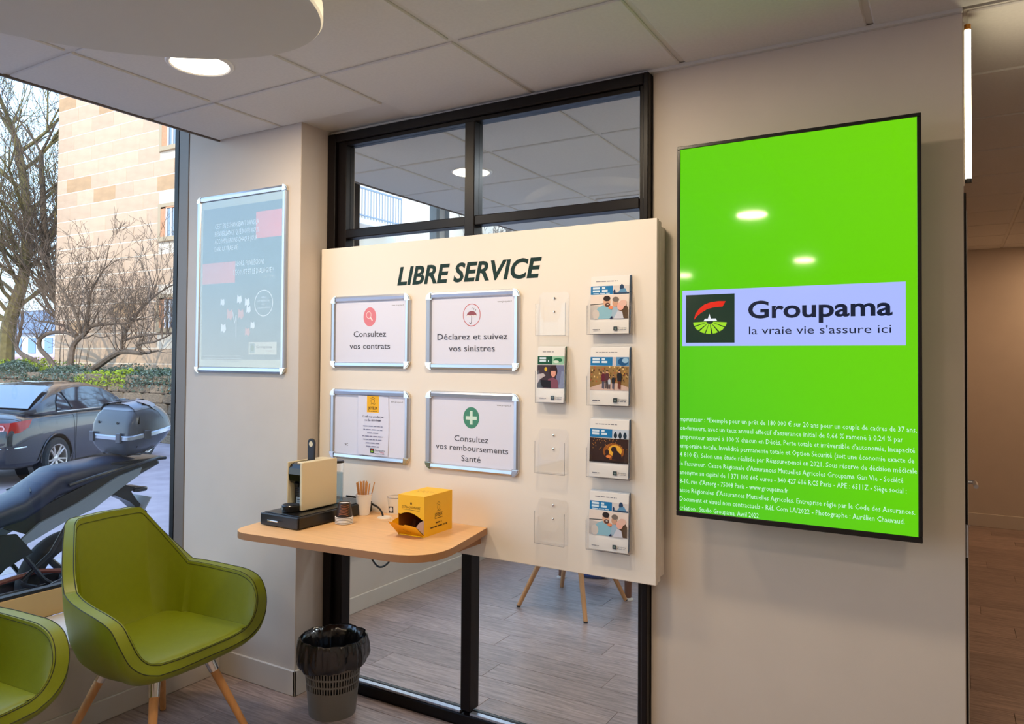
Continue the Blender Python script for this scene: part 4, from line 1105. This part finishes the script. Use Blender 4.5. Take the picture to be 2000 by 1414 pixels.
for wx0, wx1, wz0, wz1 in wins:
    x0, x1 = wx0+18.4, wx1+18.4
    bm = B()
    box(bm, x0-.12, x0, -.05, .02, wz0-.12, wz1+.10, .006); box(bm, x1, x1+.12, -.05, .02, wz0-.12, wz1+.10, .006); box(bm, x0, x1, -.05, .02, wz1, wz1+.10, .006); box(bm, x0-.02, x1+.02, -.09, .02, wz0-.12, wz0, .006)
    wn = obj('window', bm, mat('window_surround', (190, 166, 134), .8), fb)
    obj('pane', bx(x0, x1, -.006, .0, wz0, wz1), CARG, wn)
    obj('reveal', box(box(B(), x0, x0+.20, -.04, -.007, wz0, wz1), x0, x1, -.04, -.007, wz1-.04, wz1), REV, wn)
    obj('sash', box(box(B(), x0+.20, x0+.25, -.03, -.007, wz0, wz1-.04), x0+.40, x0+.44, -.03, -.007, wz0, wz1-.04), PAPER, wn)

# side wing with balcony, seen through the office window
wb = thing('apartment_wing', 'pale apartment building with a railed balcony, seen through the office window', 'building', (-13.6, 16.0, 0))
obj('wall', box(box(B(), -5, 0, -3.44, 2.4, -.6, 12), -5, 0, 2.4, 2.45, -.6, 12), mat('pale_render', (216, 192, 164), .8, noise_amt=.03), wb)
for z in (2.1, 5.0, 7.9):
    bl_ = obj('balcony', bx(0, .62, -3.3, .42, z-.02, z+.13, .01), mat('balcony_slab', (236, 230, 226), .6), wb)
    bm = box(B(), .56, .60, -3.3, .42, z+.90, z+.94); box(bm, .56, .60, -3.3, .42, z+.20, z+.23)
    obj('railing', bm, mat('railing_metal', (150, 160, 178), .5, metal=.4), bl_)
    bm = B()
    for k in range(33): box(bm, .57, .59, -3.28+k*.115, -3.262+k*.115, z+.13, z+.92)
    tag(obj('railing_bars', bm, mat('railing_metal', (150, 160, 178), .5), bl_), kind='stuff')
    for y0 in (-2.7, -.9):
        w_ = obj('window', bx(0, .03, y0, y0+1.2, z+.15, z+2.2, .01), PAPER, wb); obj('pane', bx(.031, .036, y0+.08, y0+1.12, z+.2, z+2.12), mat('blue_glass', (120, 160, 210), .1), w_)
    w_ = obj('window', bx(0, .03, 1.2, 1.75, z+.2, z+1.0, .01), PAPER, wb); obj('pane', bx(.031, .036, 1.25, 1.70, z+.25, z+.95), mat('blue_glass', (120, 160, 210), .1), w_)

# far houses at the left
hb = thing('distant_house', 'distant white house with blue grey roof behind the trees', 'house', (-46, 26, 1.0))
obj('wall', bx(-3.6, 3.2, -2, 3, -.2, 2.0), mat('white_render', (226, 228, 240), .8), hb); obj('roof', prism(B(), [(-3.9, 1.9), (3.5, 1.9), (2.0, 3.2), (-2.6, 3.2)], 'y', -2.3, 3.3), mat('blue_slate', (132, 152, 186), .6), hb)
for x in (-2.6, -1.0, .8):
    w_ = obj('window', bx(x, x+.8, -2.05, -2.0, .7, 1.6, .01), mat('blue_glass', (120, 160, 210), .1), hb)
obj('porch', box(B(), -3.6, 3.2, -2.6, -2.05, -.2, .5), mat('rose_wall', (206, 170, 176), .8), hb)
hb = thing('distant_house', 'second distant pale house further right with a darker gable', 'house', (-58, 37, 1.0))
obj('wall', bx(-6, 5, -2, 3, -.2, 2.6), mat('cream_render', (236, 224, 206), .8), hb); obj('roof', prism(B(), [(-6.3, 2.5), (5.3, 2.5), (3.5, 4.6), (-4.5, 4.6)], 'y', -2.3, 3.3), mat('slate', (92, 96, 106), .6), hb)
for x in (-4.5, -2, .5, 3): obj('window', bx(x, x+.9, -2.05, -2.0, .8, 1.9, .01), mat('blue_glass', (120, 160, 210), .1), hb)

# ------------------------------------------------------------------ bare trees
def branches(bm, rn, p, d, r, L, depth, spread=.55, kids=(2, 3), grav=.0, seg=3, keep=.72, rmin=.004, sway=.25):
    pts = [p.copy()]; rad = [r]; q = p.copy(); dd = d.copy()
    for k in range(seg):
        dd = (dd+Vector((rn.uniform(-1, 1), rn.uniform(-1, 1), rn.uniform(-1, 1)))*sway+Vector((0, 0, grav))).normalized()
        q = q+dd*(L/seg); pts.append(q.copy()); rad.append(max(rmin, r*(1-.40*(k+1)/seg)))
    tube(bm, pts, rad, 5 if r > .03 else (4 if r > .012 else 3), cap=False)
    if depth <= 0: return
    for k in range(rn.randint(*kids)):
        i = rn.randint(1, seg) if k else seg
        a = dd.orthogonal().normalized(); a = Matrix.Rotation(rn.uniform(0, 6.283), 3, dd) @ a
        nd = (dd+a*spread*rn.uniform(.6, 1.5)).normalized()
        branches(bm, rn, pts[i], nd, max(rmin, rad[i]*rn.uniform(.55, .8)), L*keep*rn.uniform(.75, 1.15), depth-1, spread, kids, grav, seg, keep, rmin, sway)

limbs = [
 ([(-20.397, 11.2, .91), (-20.844, 11.1, 1.151), (-21.378, 11.0, 1.422), (-21.963, 11.0, 1.588), (-22.387, 11.1, 1.803), (-22.6, 11.3, 2.174)], .085, .05),
 ([(-19.84, 11.2, .921), (-19.856, 11.2, 1.392), (-19.88, 11.3, 1.839), (-19.415, 11.3, 2.105), (-19.197, 11.4, 2.32), (-18.549, 11.6, 2.37)], .10, .035),
 ([(-20.2, 11.2, .95), (-20.479, 11.2, 1.114), (-21.102, 11.3, 1.453), (-21.742, 11.4, 1.736), (-21.7, 11.4, 2.021), (-21.372, 11.5, 2.163), (-20.432, 11.4, 2.148), (-19.814, 11.3, 2.028)], .08, .04),
 ([(-19.768, 11.3, 2.068), (-20.438, 11.4, 2.313), (-21.382, 11.5, 2.447), (-22.3, 11.6, 2.52)], .06, .02),
 ([(-19.35, 11.2, .959), (-18.37, 11.1, 1.312), (-17.567, 11.0, 1.57), (-17.213, 11.0, 1.633), (-16.351, 10.9, 1.596)], .095, .05),
 ([(-17.296, 11.0, 1.621), (-17.461, 11.1, 1.911), (-17.375, 11.2, 2.229), (-17.123, 11.3, 2.607), (-16.524, 11.3, 2.963), (-16.081, 11.4, 3.2)], .05, .02),
 ([(-16.351, 10.9, 1.596), (-16.496, 10.9, 1.814), (-15.91, 10.9, 1.859), (-15.206, 10.8, 2.004)], .04, .015),
 ([(-19.3, 11.3, 2.157), (-19.441, 11.4, 2.674), (-19.318, 11.4, 3.209), (-18.994, 11.5, 3.74)], .055, .02),
 ([(-17.461, 11.1, 1.911), (-16.453, 11.0, 2.023), (-15.164, 10.9, 2.065)], .04, .015),
 ([(-19.531, 11.3, 2.066), (-19.434, 11.1, 2.524), (-19.927, 11.1, 3.074), (-20.245, 11.0, 3.485)], .05, .018),
]
sh = thing('bare_shrub', 'bare wide spreading shrub with crooked stems on top of the stone wall', 'shrub', (0, 0, 0))
rn = random.Random(77); bm = B(); tw = B()
for pts, r0, r1 in limbs:
    c = catmull(pts, 4); n = len(c)
    tube(bm, c, [r0+(r1-r0)*i/(n-1) for i in range(n)], 7)
    for i in range(3 if pts[0][2] < 1.2 else 1, n):
        if pts[0][2] < 1.2 and c[i].z < 1.6: continue
        for _ in range(2):
            if rn.random() < .60:
                d = Vector((rn.uniform(-.8, .8), rn.uniform(-.45, .45), rn.uniform(.35, 1))).normalized()
                branches(tw, rn, c[i], d, .013, rn.uniform(.45, .85), 4, .5, (2, 2), .04, 3, .76, .0038, .2)
    branches(tw, rn, c[-1], (c[-1]-c[-2]).normalized(), r1*.8, .7, 4, .5, (2, 3), .08, 4, .72, .0045, .2)
for i in range(7):
    branches(tw, rn, Vector((-20+rn.uniform(-.5, .9), 11.2, .95)), Vector((rn.uniform(-.2, .2), 0, 1)).normalized(), .012, .9, 1, .3, (1, 2), 0, 3, .6, .005, .1)
obj('stems', bm, BARK, sh, smooth=True); tag(obj('twigs', tw, BARK, sh), kind='stuff')

def tree(name, label, x, y, z, trunk, seed, depth, r, L, extra=(), mt=BARK, lean=(0, 0, 1), sway=.14, spread=.5, keep=.78, rmin=.008):
    t = thing(name, label, 'tree', (x, y, z), 0, 'bare trees outside'); rn = random.Random(seed)
    bm = B(); c = catmull(trunk, 4); n = len(c); tube(bm, c, [r*(1-.55*i/(n-1)) for i in range(n)], 9); obj('trunk', bm, mt, t, smooth=True)
    tw = B()
    for i in range(int(n*.25), n):
        for _ in range(2):
            if rn.random() < .8:
                a = rn.uniform(0, 6.283); d = Vector((math.cos(a), math.sin(a), rn.uniform(.5, 1.3))).normalized()
                branches(tw, rn, c[i], d, r*.28, L*rn.uniform(.6, 1), depth, spread, (2, 3), .05, 3, keep, rmin, sway)
    tag(obj('branches', tw, mt, t), kind='stuff')
tree('bare_tree', 'thick trunked bare tree at the left edge of the window', -28.0, 13.6, 1.0, [(-.1, 0, 0), (0, 0, 1.4), (.45, 0, 2.3), (1.0, 0, 3.4), (.9, .1, 5.5), (.3, 0, 8)], 3, 5, .27, 2.2, mt=BARKM)
tree('bare_tree', 'slender leaning bare tree beside the corner of the sandstone building', -25.4, 13.9, 1.0, [(.2, 0, 0), (.15, 0, 1.4), (-.05, 0, 2.4), (-.6, 0, 3.3), (-.9, 0, 4.4), (-1.3, 0, 7.5)], 5, 5, .18, 1.8)
tree('bare_tree', 'bare tree far behind, seen between the two nearer trunks', -32.0, 18.5, 1.0, [(0, 0, 0), (.1, 0, 2), (-.2, 0, 4), (.2, 0, 8)], 9, 5, .24, 2.4, mt=BARKM, rmin=.010)
tree('bare_tree', 'bare tree seen through the office window beyond the apartment building', -12.3, 21.0, -.4, [(0, 0, 0), (.1, 0, 2), (-.1, 0, 4), (.1, 0, 6.5)], 12, 5, .22, 1.8)

# ------------------------------------------------------------------ dark coupe
car = thing('car', 'dark graphite coupe parked outside, seen from its rear right corner', 'car', (-12.127, 5.212, -.385), R(27))
CAR = car
S = [(0.00, .70, .36, .66, .70), (.04, .79, .30, .82, .90), (.14, .845, .25, .93, 1.03), (.40, .875, .21, .985, 1.085), (.9, .89, .20, 1.01, 1.07), (1.6, .89, .20, 1.02, 1.05), (2.6, .89, .20, 1.01, 1.04), (3.1, .885, .20, .98, 1.03), (3.6, .87, .20, .90, .98), (4.05, .83, .22, .78, .86), (4.3, .74, .28, .62, .70), (4.38, .60, .36, .52, .56)]
rings = []
for y, hw, zb, zs, zt in S:
    half = [(0, zb), (hw*.8, zb), (hw*.97, zb+.06), (hw, zb+.22), (hw*1.0, (zb+zs)*.55), (hw*.985, zs-.10), (hw*.95, zs-.01), (hw*.86, zs+.02), (hw*.5, zt-.005), (0, zt)]
    rings.append([(x, y, z) for x, z in half]+[(-x, y, z) for x, z in half[1:-1]][::-1])
body_bm = loft(B(), rings)
# wheel arches cut out of the body
tmp = link('tmp', bpy.data.meshes.new('tmp')); body_bm.to_mesh(tmp.data); body_bm.free()
ss = tmp.modifiers.new('s', 'SUBSURF'); ss.levels = 2; ss.render_levels = 2
cut = B()
for wy in (.95, 3.55):
    for s in (-1, 1):
        c_ = bmesh.ops.create_cone(cut, cap_ends=True, segments=40, radius1=.365, radius2=.365, depth=.5, matrix=Matrix.Translation((s*.88, wy, .33)) @ Matrix.Rotation(R(90), 4, 'Y'))
cm_ = bpy.data.meshes.new('c'); cut.to_mesh(cm_); cut.free(); co_ = link('cut', cm_)
bo = tmp.modifiers.new('b', 'BOOLEAN'); bo.object = co_; bo.operation = 'DIFFERENCE'; bo.solver = 'EXACT'
bpy.context.view_layer.update()
bme = bpy.data.meshes.new_from_object(tmp.evaluated_get(bpy.context.evaluated_depsgraph_get()))
bpy.data.objects.remove(tmp); bpy.data.objects.remove(co_)
bme.materials.clear(); bme.materials.append(CARP); bme.polygons.foreach_set('use_smooth', [True]*len(bme.polygons)); bme.set_sharp_from_angle(angle=R(40))
link('body', bme, car)
G = [(.42, .80, 1.06, .05), (.70, .77, 1.20, .16), (1.05, .74, 1.375, .28), (1.45, .72, 1.455, .31), (1.95, .71, 1.475, .31), (2.35, .71, 1.43, .30), (2.75, .74, 1.25, .2), (3.15, .80, 1.03, .05)]
def gx(z): return .835-.42*(z-1.03)
rings = []
for y, hb_, zt, cr_ in G:
    zt0 = max(zt, 1.035); hx = gx(zt0-.04 if zt0 > 1.1 else zt0)
    half = [(0, .98), (.835, .98), (.835, 1.03), (gx(max(1.035, zt0-.05)), max(1.035, zt0-.05)), (hx-.06, zt0-.008), (hx*.5, zt0+.012), (0, zt0+.018)]
    rings.append([(x, y, z) for x, z in half]+[(-x, y, z) for x, z in half[1:-1]][::-1])
bm = loft(B(), rings); tmpo = obj('roof', bm, CARP, car, smooth=True, angle=50); mm = tmpo.modifiers.new('s', 'SUBSURF'); mm.levels = 1; mm.render_levels = 1
# side glass, following the tumblehome
for s in (-1, 1):
    for nm, pl in (('quarter_glass', [(1.00, 1.045), (1.36, 1.045), (1.20, 1.33), (1.12, 1.27), (1.05, 1.18)]), ('door_glass', [(1.39, 1.045), (2.92, 1.05), (2.60, 1.24), (2.32, 1.355), (1.95, 1.395), (1.55, 1.39), (1.26, 1.352)])):
        bm = B(); q = [(s*(gx(z)+.010), y, z) for y, z in pl]; f = bm.faces.new([bm.verts.new(p) for p in q]); bmesh.ops.solidify(bm, geom=[f], thickness=.006*(1 if s < 0 else -1))
        obj(nm, bm, CARG, car)
bm = B(); q = [(-.66, .47, 1.085), (.66, .47, 1.085), (.60, 1.05, 1.388), (-.60, 1.05, 1.388)]; g_ = []
for k in range(5):
    t_ = k/4; y = .50+.60*t_; z = 1.10+.315*t_+.028*math.sin(math.pi*t_); hw = .72-.10*t_
    g_.append([bm.verts.new((hw*(i/4-1), y-.05*(1-abs(i/4-1))**2*0, z+.016*(1-(i/4-1)**2)+.010)) for i in range(9)])
for a_, c_ in zip(g_, g_[1:]):
    for i in range(8): bm.faces.new((a_[i], a_[i+1], c_[i+1], c_[i]))
obj('rear_window', bm, CARG, car, smooth=True)
RED = mat('tail_lamp_red', (214, 24, 20), .12, spec=.8, coat=1)
for s in (-1, 1):
    bm = B(); pts = [(.40, .10, .93), (.60, .075, .925), (.76, .105, .93), (.855, .24, .955), (.878, .40, .965), (.870, .33, .86), (.845, .19, .79), (.74, .07, .76), (.58, .045, .77), (.42, .055, .80)]
    up_ = [pts[0], pts[1], pts[2], pts[3], pts[4]]; lo_ = [pts[9], pts[8], pts[7], pts[6], pts[5]]
    A_ = [bm.verts.new((s*x, y-.018, z)) for x, y, z in up_]; C_ = [bm.verts.new((s*(x+.012), y-.022, z)) for x, y, z in lo_]
    for i in range(4): bm.faces.new((A_[i], A_[i+1], C_[i+1], C_[i]))
    bmesh.ops.solidify(bm, geom=bm.faces[:], thickness=.02)
    tl_ = obj('tail_lamp', bm, RED, car, smooth=True)
    obj('lamp_ring', lathe(B(), [(.028, 0), (.045, .004), (.048, 0)], 24), mat('pink_lens', (255, 190, 190), .2), tl_, (s*.66, .040, .85), (R(97), 0, R(8)*s), smooth=True)
bm = B(); 
for s in (-1, 1):
    pts = [(s*.10, -.012, .56), (s*.55, .0, .56), (s*.76, .045, .565), (s*.845, .15, .57), (s*.868, .28, .575)]
    tube(bm, pts, .012, 8)
obj('bumper_trim', bm, CHROME, car, smooth=True)
bm = B(); tube(bm, [(-.84, .35, .90), (-.82, .07, .985), (-.5, .005, 1.0), (0, -.01, 1.005), (.5, .005, 1.0), (.82, .07, .985), (.84, .35, .90)], .004, 5); obj('boot_line', bm, GASKET, car)
for s in (-1, 1):
    obj('door_line', tube(B(), [(s*.878, 1.42, 1.03), (s*.897, 1.40, .9), (s*.898, 1.38, .5), (s*.885, 1.40, .25)], .0035, 5), GASKET, car)
    obj('window_trim', tube(B(), [(s*.842, .99, 1.036), (s*.842, 1.8, 1.038), (s*.842, 2.95, 1.040)], .007, 6), CHROME, car)
obj('number_plate', bx(-.26, .26, -.03, -.012, .62, .73, .004), PAPER, car)
def wheel(x, y, z, s, r=.325, w_=.205, parent=None):
    wr = obj('wheel', lathe(B(), [(.215, -w_/2), (r*.9, -w_/2), (r*.985, -w_*.38), (r, -w_*.2), (r, w_*.2), (r*.985, w_*.38), (r*.9, w_/2), (.222, w_/2), (.215, w_/2-.02), (.215, -w_/2)], 48), TREAD, parent, (x, y, z), (0, R(90)*s, 0), smooth=True)
    obj('rim', lathe(B(), [(.218, w_/2-.004), (.222, w_/2+.002), (.208, w_/2-.004), (.198, .03), (.198, -.06)], 40), RIM, wr, smooth=True)
    obj('brake_disc', lathe(B(), [(0, .02), (.14, .02), (.14, 0), (0, 0)], 32), DARKG, wr)
    bm = B()
    for k in range(5):
        for off in (-.17, .17):
            a_ = 2*math.pi*k/5+off*.9; b__ = 2*math.pi*k/5+off*1.15
            ca, sa = math.cos(a_), math.sin(a_); p0 = Vector((.045*ca, .045*sa, w_/2-.035)); p1 = Vector((.205*math.cos(b__), .205*math.sin(b__), w_/2-.010))
            tube(bm, [p0, (p0+p1)/2+Vector((0, 0, .006)), p1], [.017, .015, .014], 6)
    lathe(bm, [(0, w_/2-.012), (.03, w_/2-.014), (.058, w_/2-.026), (.062, w_/2-.05)], 24)
    obj('spokes', bm, RIM, wr, smooth=True)
    return wr
for y in (.95, 3.55):
    for s in (-1, 1): wheel(s*.795, y, .325, s, parent=car)
for s in (-1, 1):
    for wy in (.95, 3.55):
        obj('arch_lip', tube(B(), [(s*(.890 if wy < 2 else .872), wy+.372*math.cos(R(a)), .335+.372*math.sin(R(a))) for a in range(-14, 195, 11)], .010, 6), CARP, car, smooth=True)
        obj('arch_liner', lathe(B(), [(.362, -.21), (.362, .0)], 32), BLKP, car, (s*.66, wy, .33), (0, R(90)*s, 0), smooth=True)
obj('door_mirror', bx(-1.02, -.86, 2.60, 2.72, 1.02, 1.16, .03, 2), CARP, car); obj('door_mirror', bx(.86, 1.02, 2.60, 2.72, 1.02, 1.16, .03, 2), CARP, car)

# ------------------------------------------------------------------ motorcycle with top case
mo = thing('motorcycle', 'black touring motorcycle parked right outside the window, cut by the frame edge', 'motorcycle', (-4.66, 0, -.20))
MB_ = mat('moto_black', (30, 30, 34), .35); SEATM = mat('seat_vinyl', (34, 40, 64), .38, bump=.1, bump_scale=200); SILV = mat('silver_side_panel', (140, 150, 160), .35, metal=.4)
def sring(y, cx, cz, hw, hh, e=2.6, n=20, zc=0):
    out = []
    for i in range(n):
        a = 2*math.pi*i/n; c, s = math.cos(a), math.sin(a)
        out.append((cx+hw*abs(c)**(2/e)*(1 if c >= 0 else -1), y, cz+hh*abs(s)**(2/e)*(1 if s >= 0 else -1)))
    return out
sr = [(1.55, .80, .10, .05), (1.65, .81, .15, .07), (1.9, .80, .17, .075), (2.15, .79, .17, .075), (2.30, .82, .16, .085), (2.40, .87, .15, .10), (2.50, .935, .145, .10), (2.62, .96, .145, .085), (2.80, .985, .14, .075), (2.95, 1.00, .12, .060), (3.03, 1.005, .08, .035)]
obj('seat', loft(B(), [sring(y, 0, z, a, b) for y, z, a, b in sr]), SEATM, mo, smooth=True, angle=60)
obj('seat_seam', tube(B(), [(-.12, 2.33, .91), (-.05, 2.36, .935), (.06, 2.37, .94), (.13, 2.34, .92)], .004, 6), GASKET, mo)
for s in (-1, 1):
    pl = [(2.20, .60), (2.38, .735), (2.60, .815), (2.86, .945), (3.02, .985), (3.00, .935), (2.86, .86), (2.70, .765), (2.52, .715), (2.34, .64)]
    obj('side_panel', prism(B(), pl, 'x', s*.135, s*.155), SILV, mo)
    pl = [(2.36, .66), (2.62, .74), (2.82, .83), (3.0, .93), (3.14, .99), (3.14, 1.03), (2.9, 1.0), (2.5, .86), (2.2, .74)]
    obj('tail_panel', prism(B(), pl, 'x', s*.115, s*.133), MB_, mo)
    obj('subframe_tube', tube(B(), [(s*.14, 2.28, .60), (s*.14, 2.42, .40), (s*.13, 2.55, .30)], .013, 8), MB_, mo, smooth=True)
    obj('subframe_tube', tube(B(), [(s*.14, 2.56, .72), (s*.15, 2.45, .55), (s*.13, 2.30, .42)], .012, 8), MB_, mo, smooth=True)
    obj('case_strut', tube(B(), [(s*.13, 2.62, .76), (s*.13, 2.90, .90), (s*.12, 3.15, 1.0)], .012, 8), MB_, mo, smooth=True)
    obj('grab_rail', tube(B(), catmull([(s*.15, 2.55, .93), (s*.19, 2.75, .98), (s*.18, 3.0, 1.02), (s*.10, 3.18, 1.03)], 4), .011, 8), MB_, mo, smooth=True)
obj('luggage_rack', bx(-.13, .13, 2.82, 3.22, 1.012, 1.032, .006), MB_, mo)
obj('tail_unit', loft(B(), [sring(y, 0, z, a, b, 2.4) for y, z, a, b in ((2.7, .86, .11, .07), (2.95, .93, .10, .06), (3.14, .975, .07, .035), (3.22, .985, .04, .018))]), MB_, mo, smooth=True)
# number plate holder and rear fender
pl = [(2.80, .90), (2.92, .885), (3.02, .85), (3.08, .845), (3.08, .83), (3.01, .82), (3.05, .76), (3.13, .665), (3.105, .655), (3.00, .755), (2.90, .81), (2.80, .82)]
obj('plate_holder', prism(B(), pl, 'x', -.055, .055), MB_, mo)
obj('number_plate', bx(-.10, .10, -.003, .003, -.13, .0, .002), mat('plate_back', (170, 176, 186), .4), mo, (.02, 3.115, .775), (R(-32), 0, 0))
for s in (-1, 1): obj('indicator', loft(B(), [sring(y, s*.13+s*.0, .84, a, b, 2, 12) for y, a, b in ((2.98, .015, .012), (3.00, .035, .016), (3.05, .035, .016), (3.07, .012, .010))]), MB_, mo, smooth=True)
# top case
TC = (3.035, 1.04)
CX0 = .005
def cring(z, w, y0, y1, r=.07, n=6):
    L_ = y1-y0
    pts = rc([(w, y0), (w*1.02, y0+L_*.45), (w*.62, y1-.02), (0, y1+.012), (-w*.62, y1-.02), (-w*1.02, y0+L_*.45), (-w, y0)], [r*.8, .10, .10, .06, .10, .10, r*.8], n)
    return [(x+CX0, y, z+(y-2.87)*.13) for x, y in pts]
CASE = mat('case_grey_black', (72, 76, 88), .24); CASET = mat('case_lid_top', (132, 140, 158), .3)
obj('case_base', loft(B(), [cring(1.055, .13, 2.93, 3.14), cring(1.07, .165, 2.91, 3.20), cring(1.12, .20, 2.885, 3.255), cring(1.165, .214, 2.875, 3.285)]), CASE, mo, smooth=True, angle=50)
obj('case_band', loft(B(), [cring(1.165, .217, 2.872, 3.288), cring(1.170, .223, 2.866, 3.295), cring(1.190, .223, 2.866, 3.295), cring(1.196, .217, 2.872, 3.288)]), mat('case_silver_band', (176, 184, 200), .25, metal=.6), mo, smooth=True, angle=40)
obj('case_lid', loft(B(), [cring(1.196, .214, 2.876, 3.285), cring(1.26, .212, 2.884, 3.262), cring(1.315, .202, 2.905, 3.215), cring(1.355, .175, 2.935, 3.155), cring(1.380, .13, 2.965, 3.10), cring(1.388, .06, 3.00, 3.05, .03)]), CASE, mo, smooth=True, angle=60)
obj('lid_inlay', loft(B(), [cring(1.343, .176, 2.930, 3.165), cring(1.345, .1838, 2.9255, 3.172), cring(1.3575, .1785, 2.932, 3.160), cring(1.384, .133, 2.962, 3.104), cring(1.392, .06, 2.998, 3.052, .03)]), CASET, mo, smooth=True, angle=60)
for x in (-.15, .14):
    obj('latch', bx(x-.025, x+.025, 2.855, 2.868, 1.150, 1.215, .004), CASE, mo)
for x in (-.11, .09): obj('rivet', lathe(B(), [(0, .004), (.008, .003), (.009, 0)], 12), GASKET, mo, (x, 2.884, 1.275), (R(90), 0, 0))
obj('latch', bx(.222, .234, 2.98, 3.03, 1.17, 1.23, .003), CASE, mo)
# wheels and mechanics
def mwheel(y, r, name):
    wr = obj(name, lathe(B(), [(r*.74, -.07), (r*.86, -.082), (r*.95, -.065), (r, 0), (r*.95, .065), (r*.86, .082), (r*.74, .07)], 48), TREAD, mo, (0, y, r), (0, R(90), 0), smooth=True)
    obj('rim', lathe(B(), [(r*.745, -.065), (r*.70, -.055), (r*.68, 0), (r*.70, .055), (r*.745, .065)], 40), BLKP, wr, smooth=True)
    bm = B()
    for k in range(5): tube(bm, [(.03*math.cos(k*1.2566), .03*math.sin(k*1.2566), 0), (r*.7*math.cos(k*1.2566+.1), r*.7*math.sin(k*1.2566+.1), 0)], [.026, .018], 6)
    lathe(bm, [(0, -.07), (.045, -.07), (.045, .07), (0, .07)], 20); obj('spokes', bm, DARKG, wr)
    obj('brake_disc', lathe(B(), [(.07, .085), (.125, .085), (.125, .09), (.07, .09), (.07, .085)], 32), ALU, wr)
    return wr
mwheel(2.66, .32, 'rear_wheel'); mwheel(1.10, .32, 'front_wheel')
obj('swing_arm', box(box(B(), -.13, -.10, 2.05, 2.68, .30, .37, .01), .10, .13, 2.05, 2.68, .30, .37, .01), DARKG, mo)
obj('engine', loft(B(), [sring(y, 0, z, a, b, 4) for y, z, a, b in ((1.50, .42, .12, .10), (1.58, .42, .20, .18), (1.80, .44, .23, .21), (2.02, .42, .20, .18), (2.15, .42, .13, .12))]), mat('engine_dark', (40, 38, 40), .4, metal=.5), mo, smooth=True, angle=40)
obj('crank_cover', lathe(B(), [(0, .03), (.07, .028), (.095, .012), (.10, 0)], 28), mat('engine_grey', (90, 88, 90), .35, metal=.6), mo, (.225, 1.82, .40), (0, R(90), 0), smooth=True)
obj('fuel_tank', loft(B(), [sring(y, 0, z, a, b, 2.5) for y, z, a, b in ((1.12, .96, .08, .08), (1.22, .98, .17, .13), (1.40, .98, .20, .15), (1.56, .93, .18, .13), (1.68, .85, .12, .08))]), MB_, mo, smooth=True)
obj('frame_tube', tube(B(), [(.14, 1.20, .80), (.17, 1.6, .66), (.15, 2.05, .60), (.14, 2.30, .62)], .022, 8), MB_, mo, smooth=True); obj('frame_tube', tube(B(), [(-.14, 1.20, .80), (-.17, 1.6, .66), (-.15, 2.05, .60), (-.14, 2.30, .62)], .022, 8), MB_, mo, smooth=True)
obj('exhaust', tube(B(), catmull([(.12, 1.55, .25), (.16, 1.9, .20), (.19, 2.2, .26), (.22, 2.45, .34), (.235, 2.9, .46)], 4), [.022]*9+[.03, .048, .056, .058, .058, .058, .056, .05][:8], 12), mat('exhaust_steel', (150, 150, 158), .3, metal=.9), mo, smooth=True)
obj('fork_leg', tube(B(), [(-.11, 1.10, .32), (-.11, .86, 1.02)], .025, 10), ALU, mo, smooth=True); obj('fork_leg', tube(B(), [(.11, 1.10, .32), (.11, .86, 1.02)], .025, 10), ALU, mo, smooth=True)
obj('handlebar', tube(B(), catmull([(-.42, 1.20, 1.10), (-.25, 1.05, 1.12), (-.1, .95, 1.08), (.1, .95, 1.08), (.25, 1.05, 1.12), (.42, 1.20, 1.10)], 4), .012, 8), BLKP, mo, smooth=True)
obj('front_fairing', loft(B(), [sring(y, 0, z, a, b, 2.4) for y, z, a, b in ((.60, .86, .05, .06), (.68, .90, .14, .14), (.85, .96, .18, .18), (1.02, .98, .17, .16), (1.14, .96, .12, .10))]), MB_, mo, smooth=True)
obj('main_cover', prism(B(), [(1.25, .82), (1.70, .76), (2.25, .70), (2.34, .58), (2.10, .48), (1.75, .60), (1.4, .60)], 'x', .150, .168), MB_, mo)
obj('main_cover', prism(B(), [(1.25, .82), (1.70, .76), (2.25, .70), (2.34, .58), (2.10, .48), (1.75, .60), (1.4, .60)], 'x', -.168, -.150), MB_, mo)
obj('passenger_peg', tube(B(), [(.14, 2.30, .40), (.26, 2.32, .40)], .014, 8), MB_, mo)
obj('side_stand', tube(B(), [(-.12, 1.85, .26), (-.32, 1.80, .008)], .012, 8), MB_, mo)
obj('chain_guard', tube(B(), [(.10, 2.08, .42), (.10, 2.40, .45), (.10, 2.64, .40)], .014, 6), mat('red_brown_metal', (120, 60, 50), .5), mo)
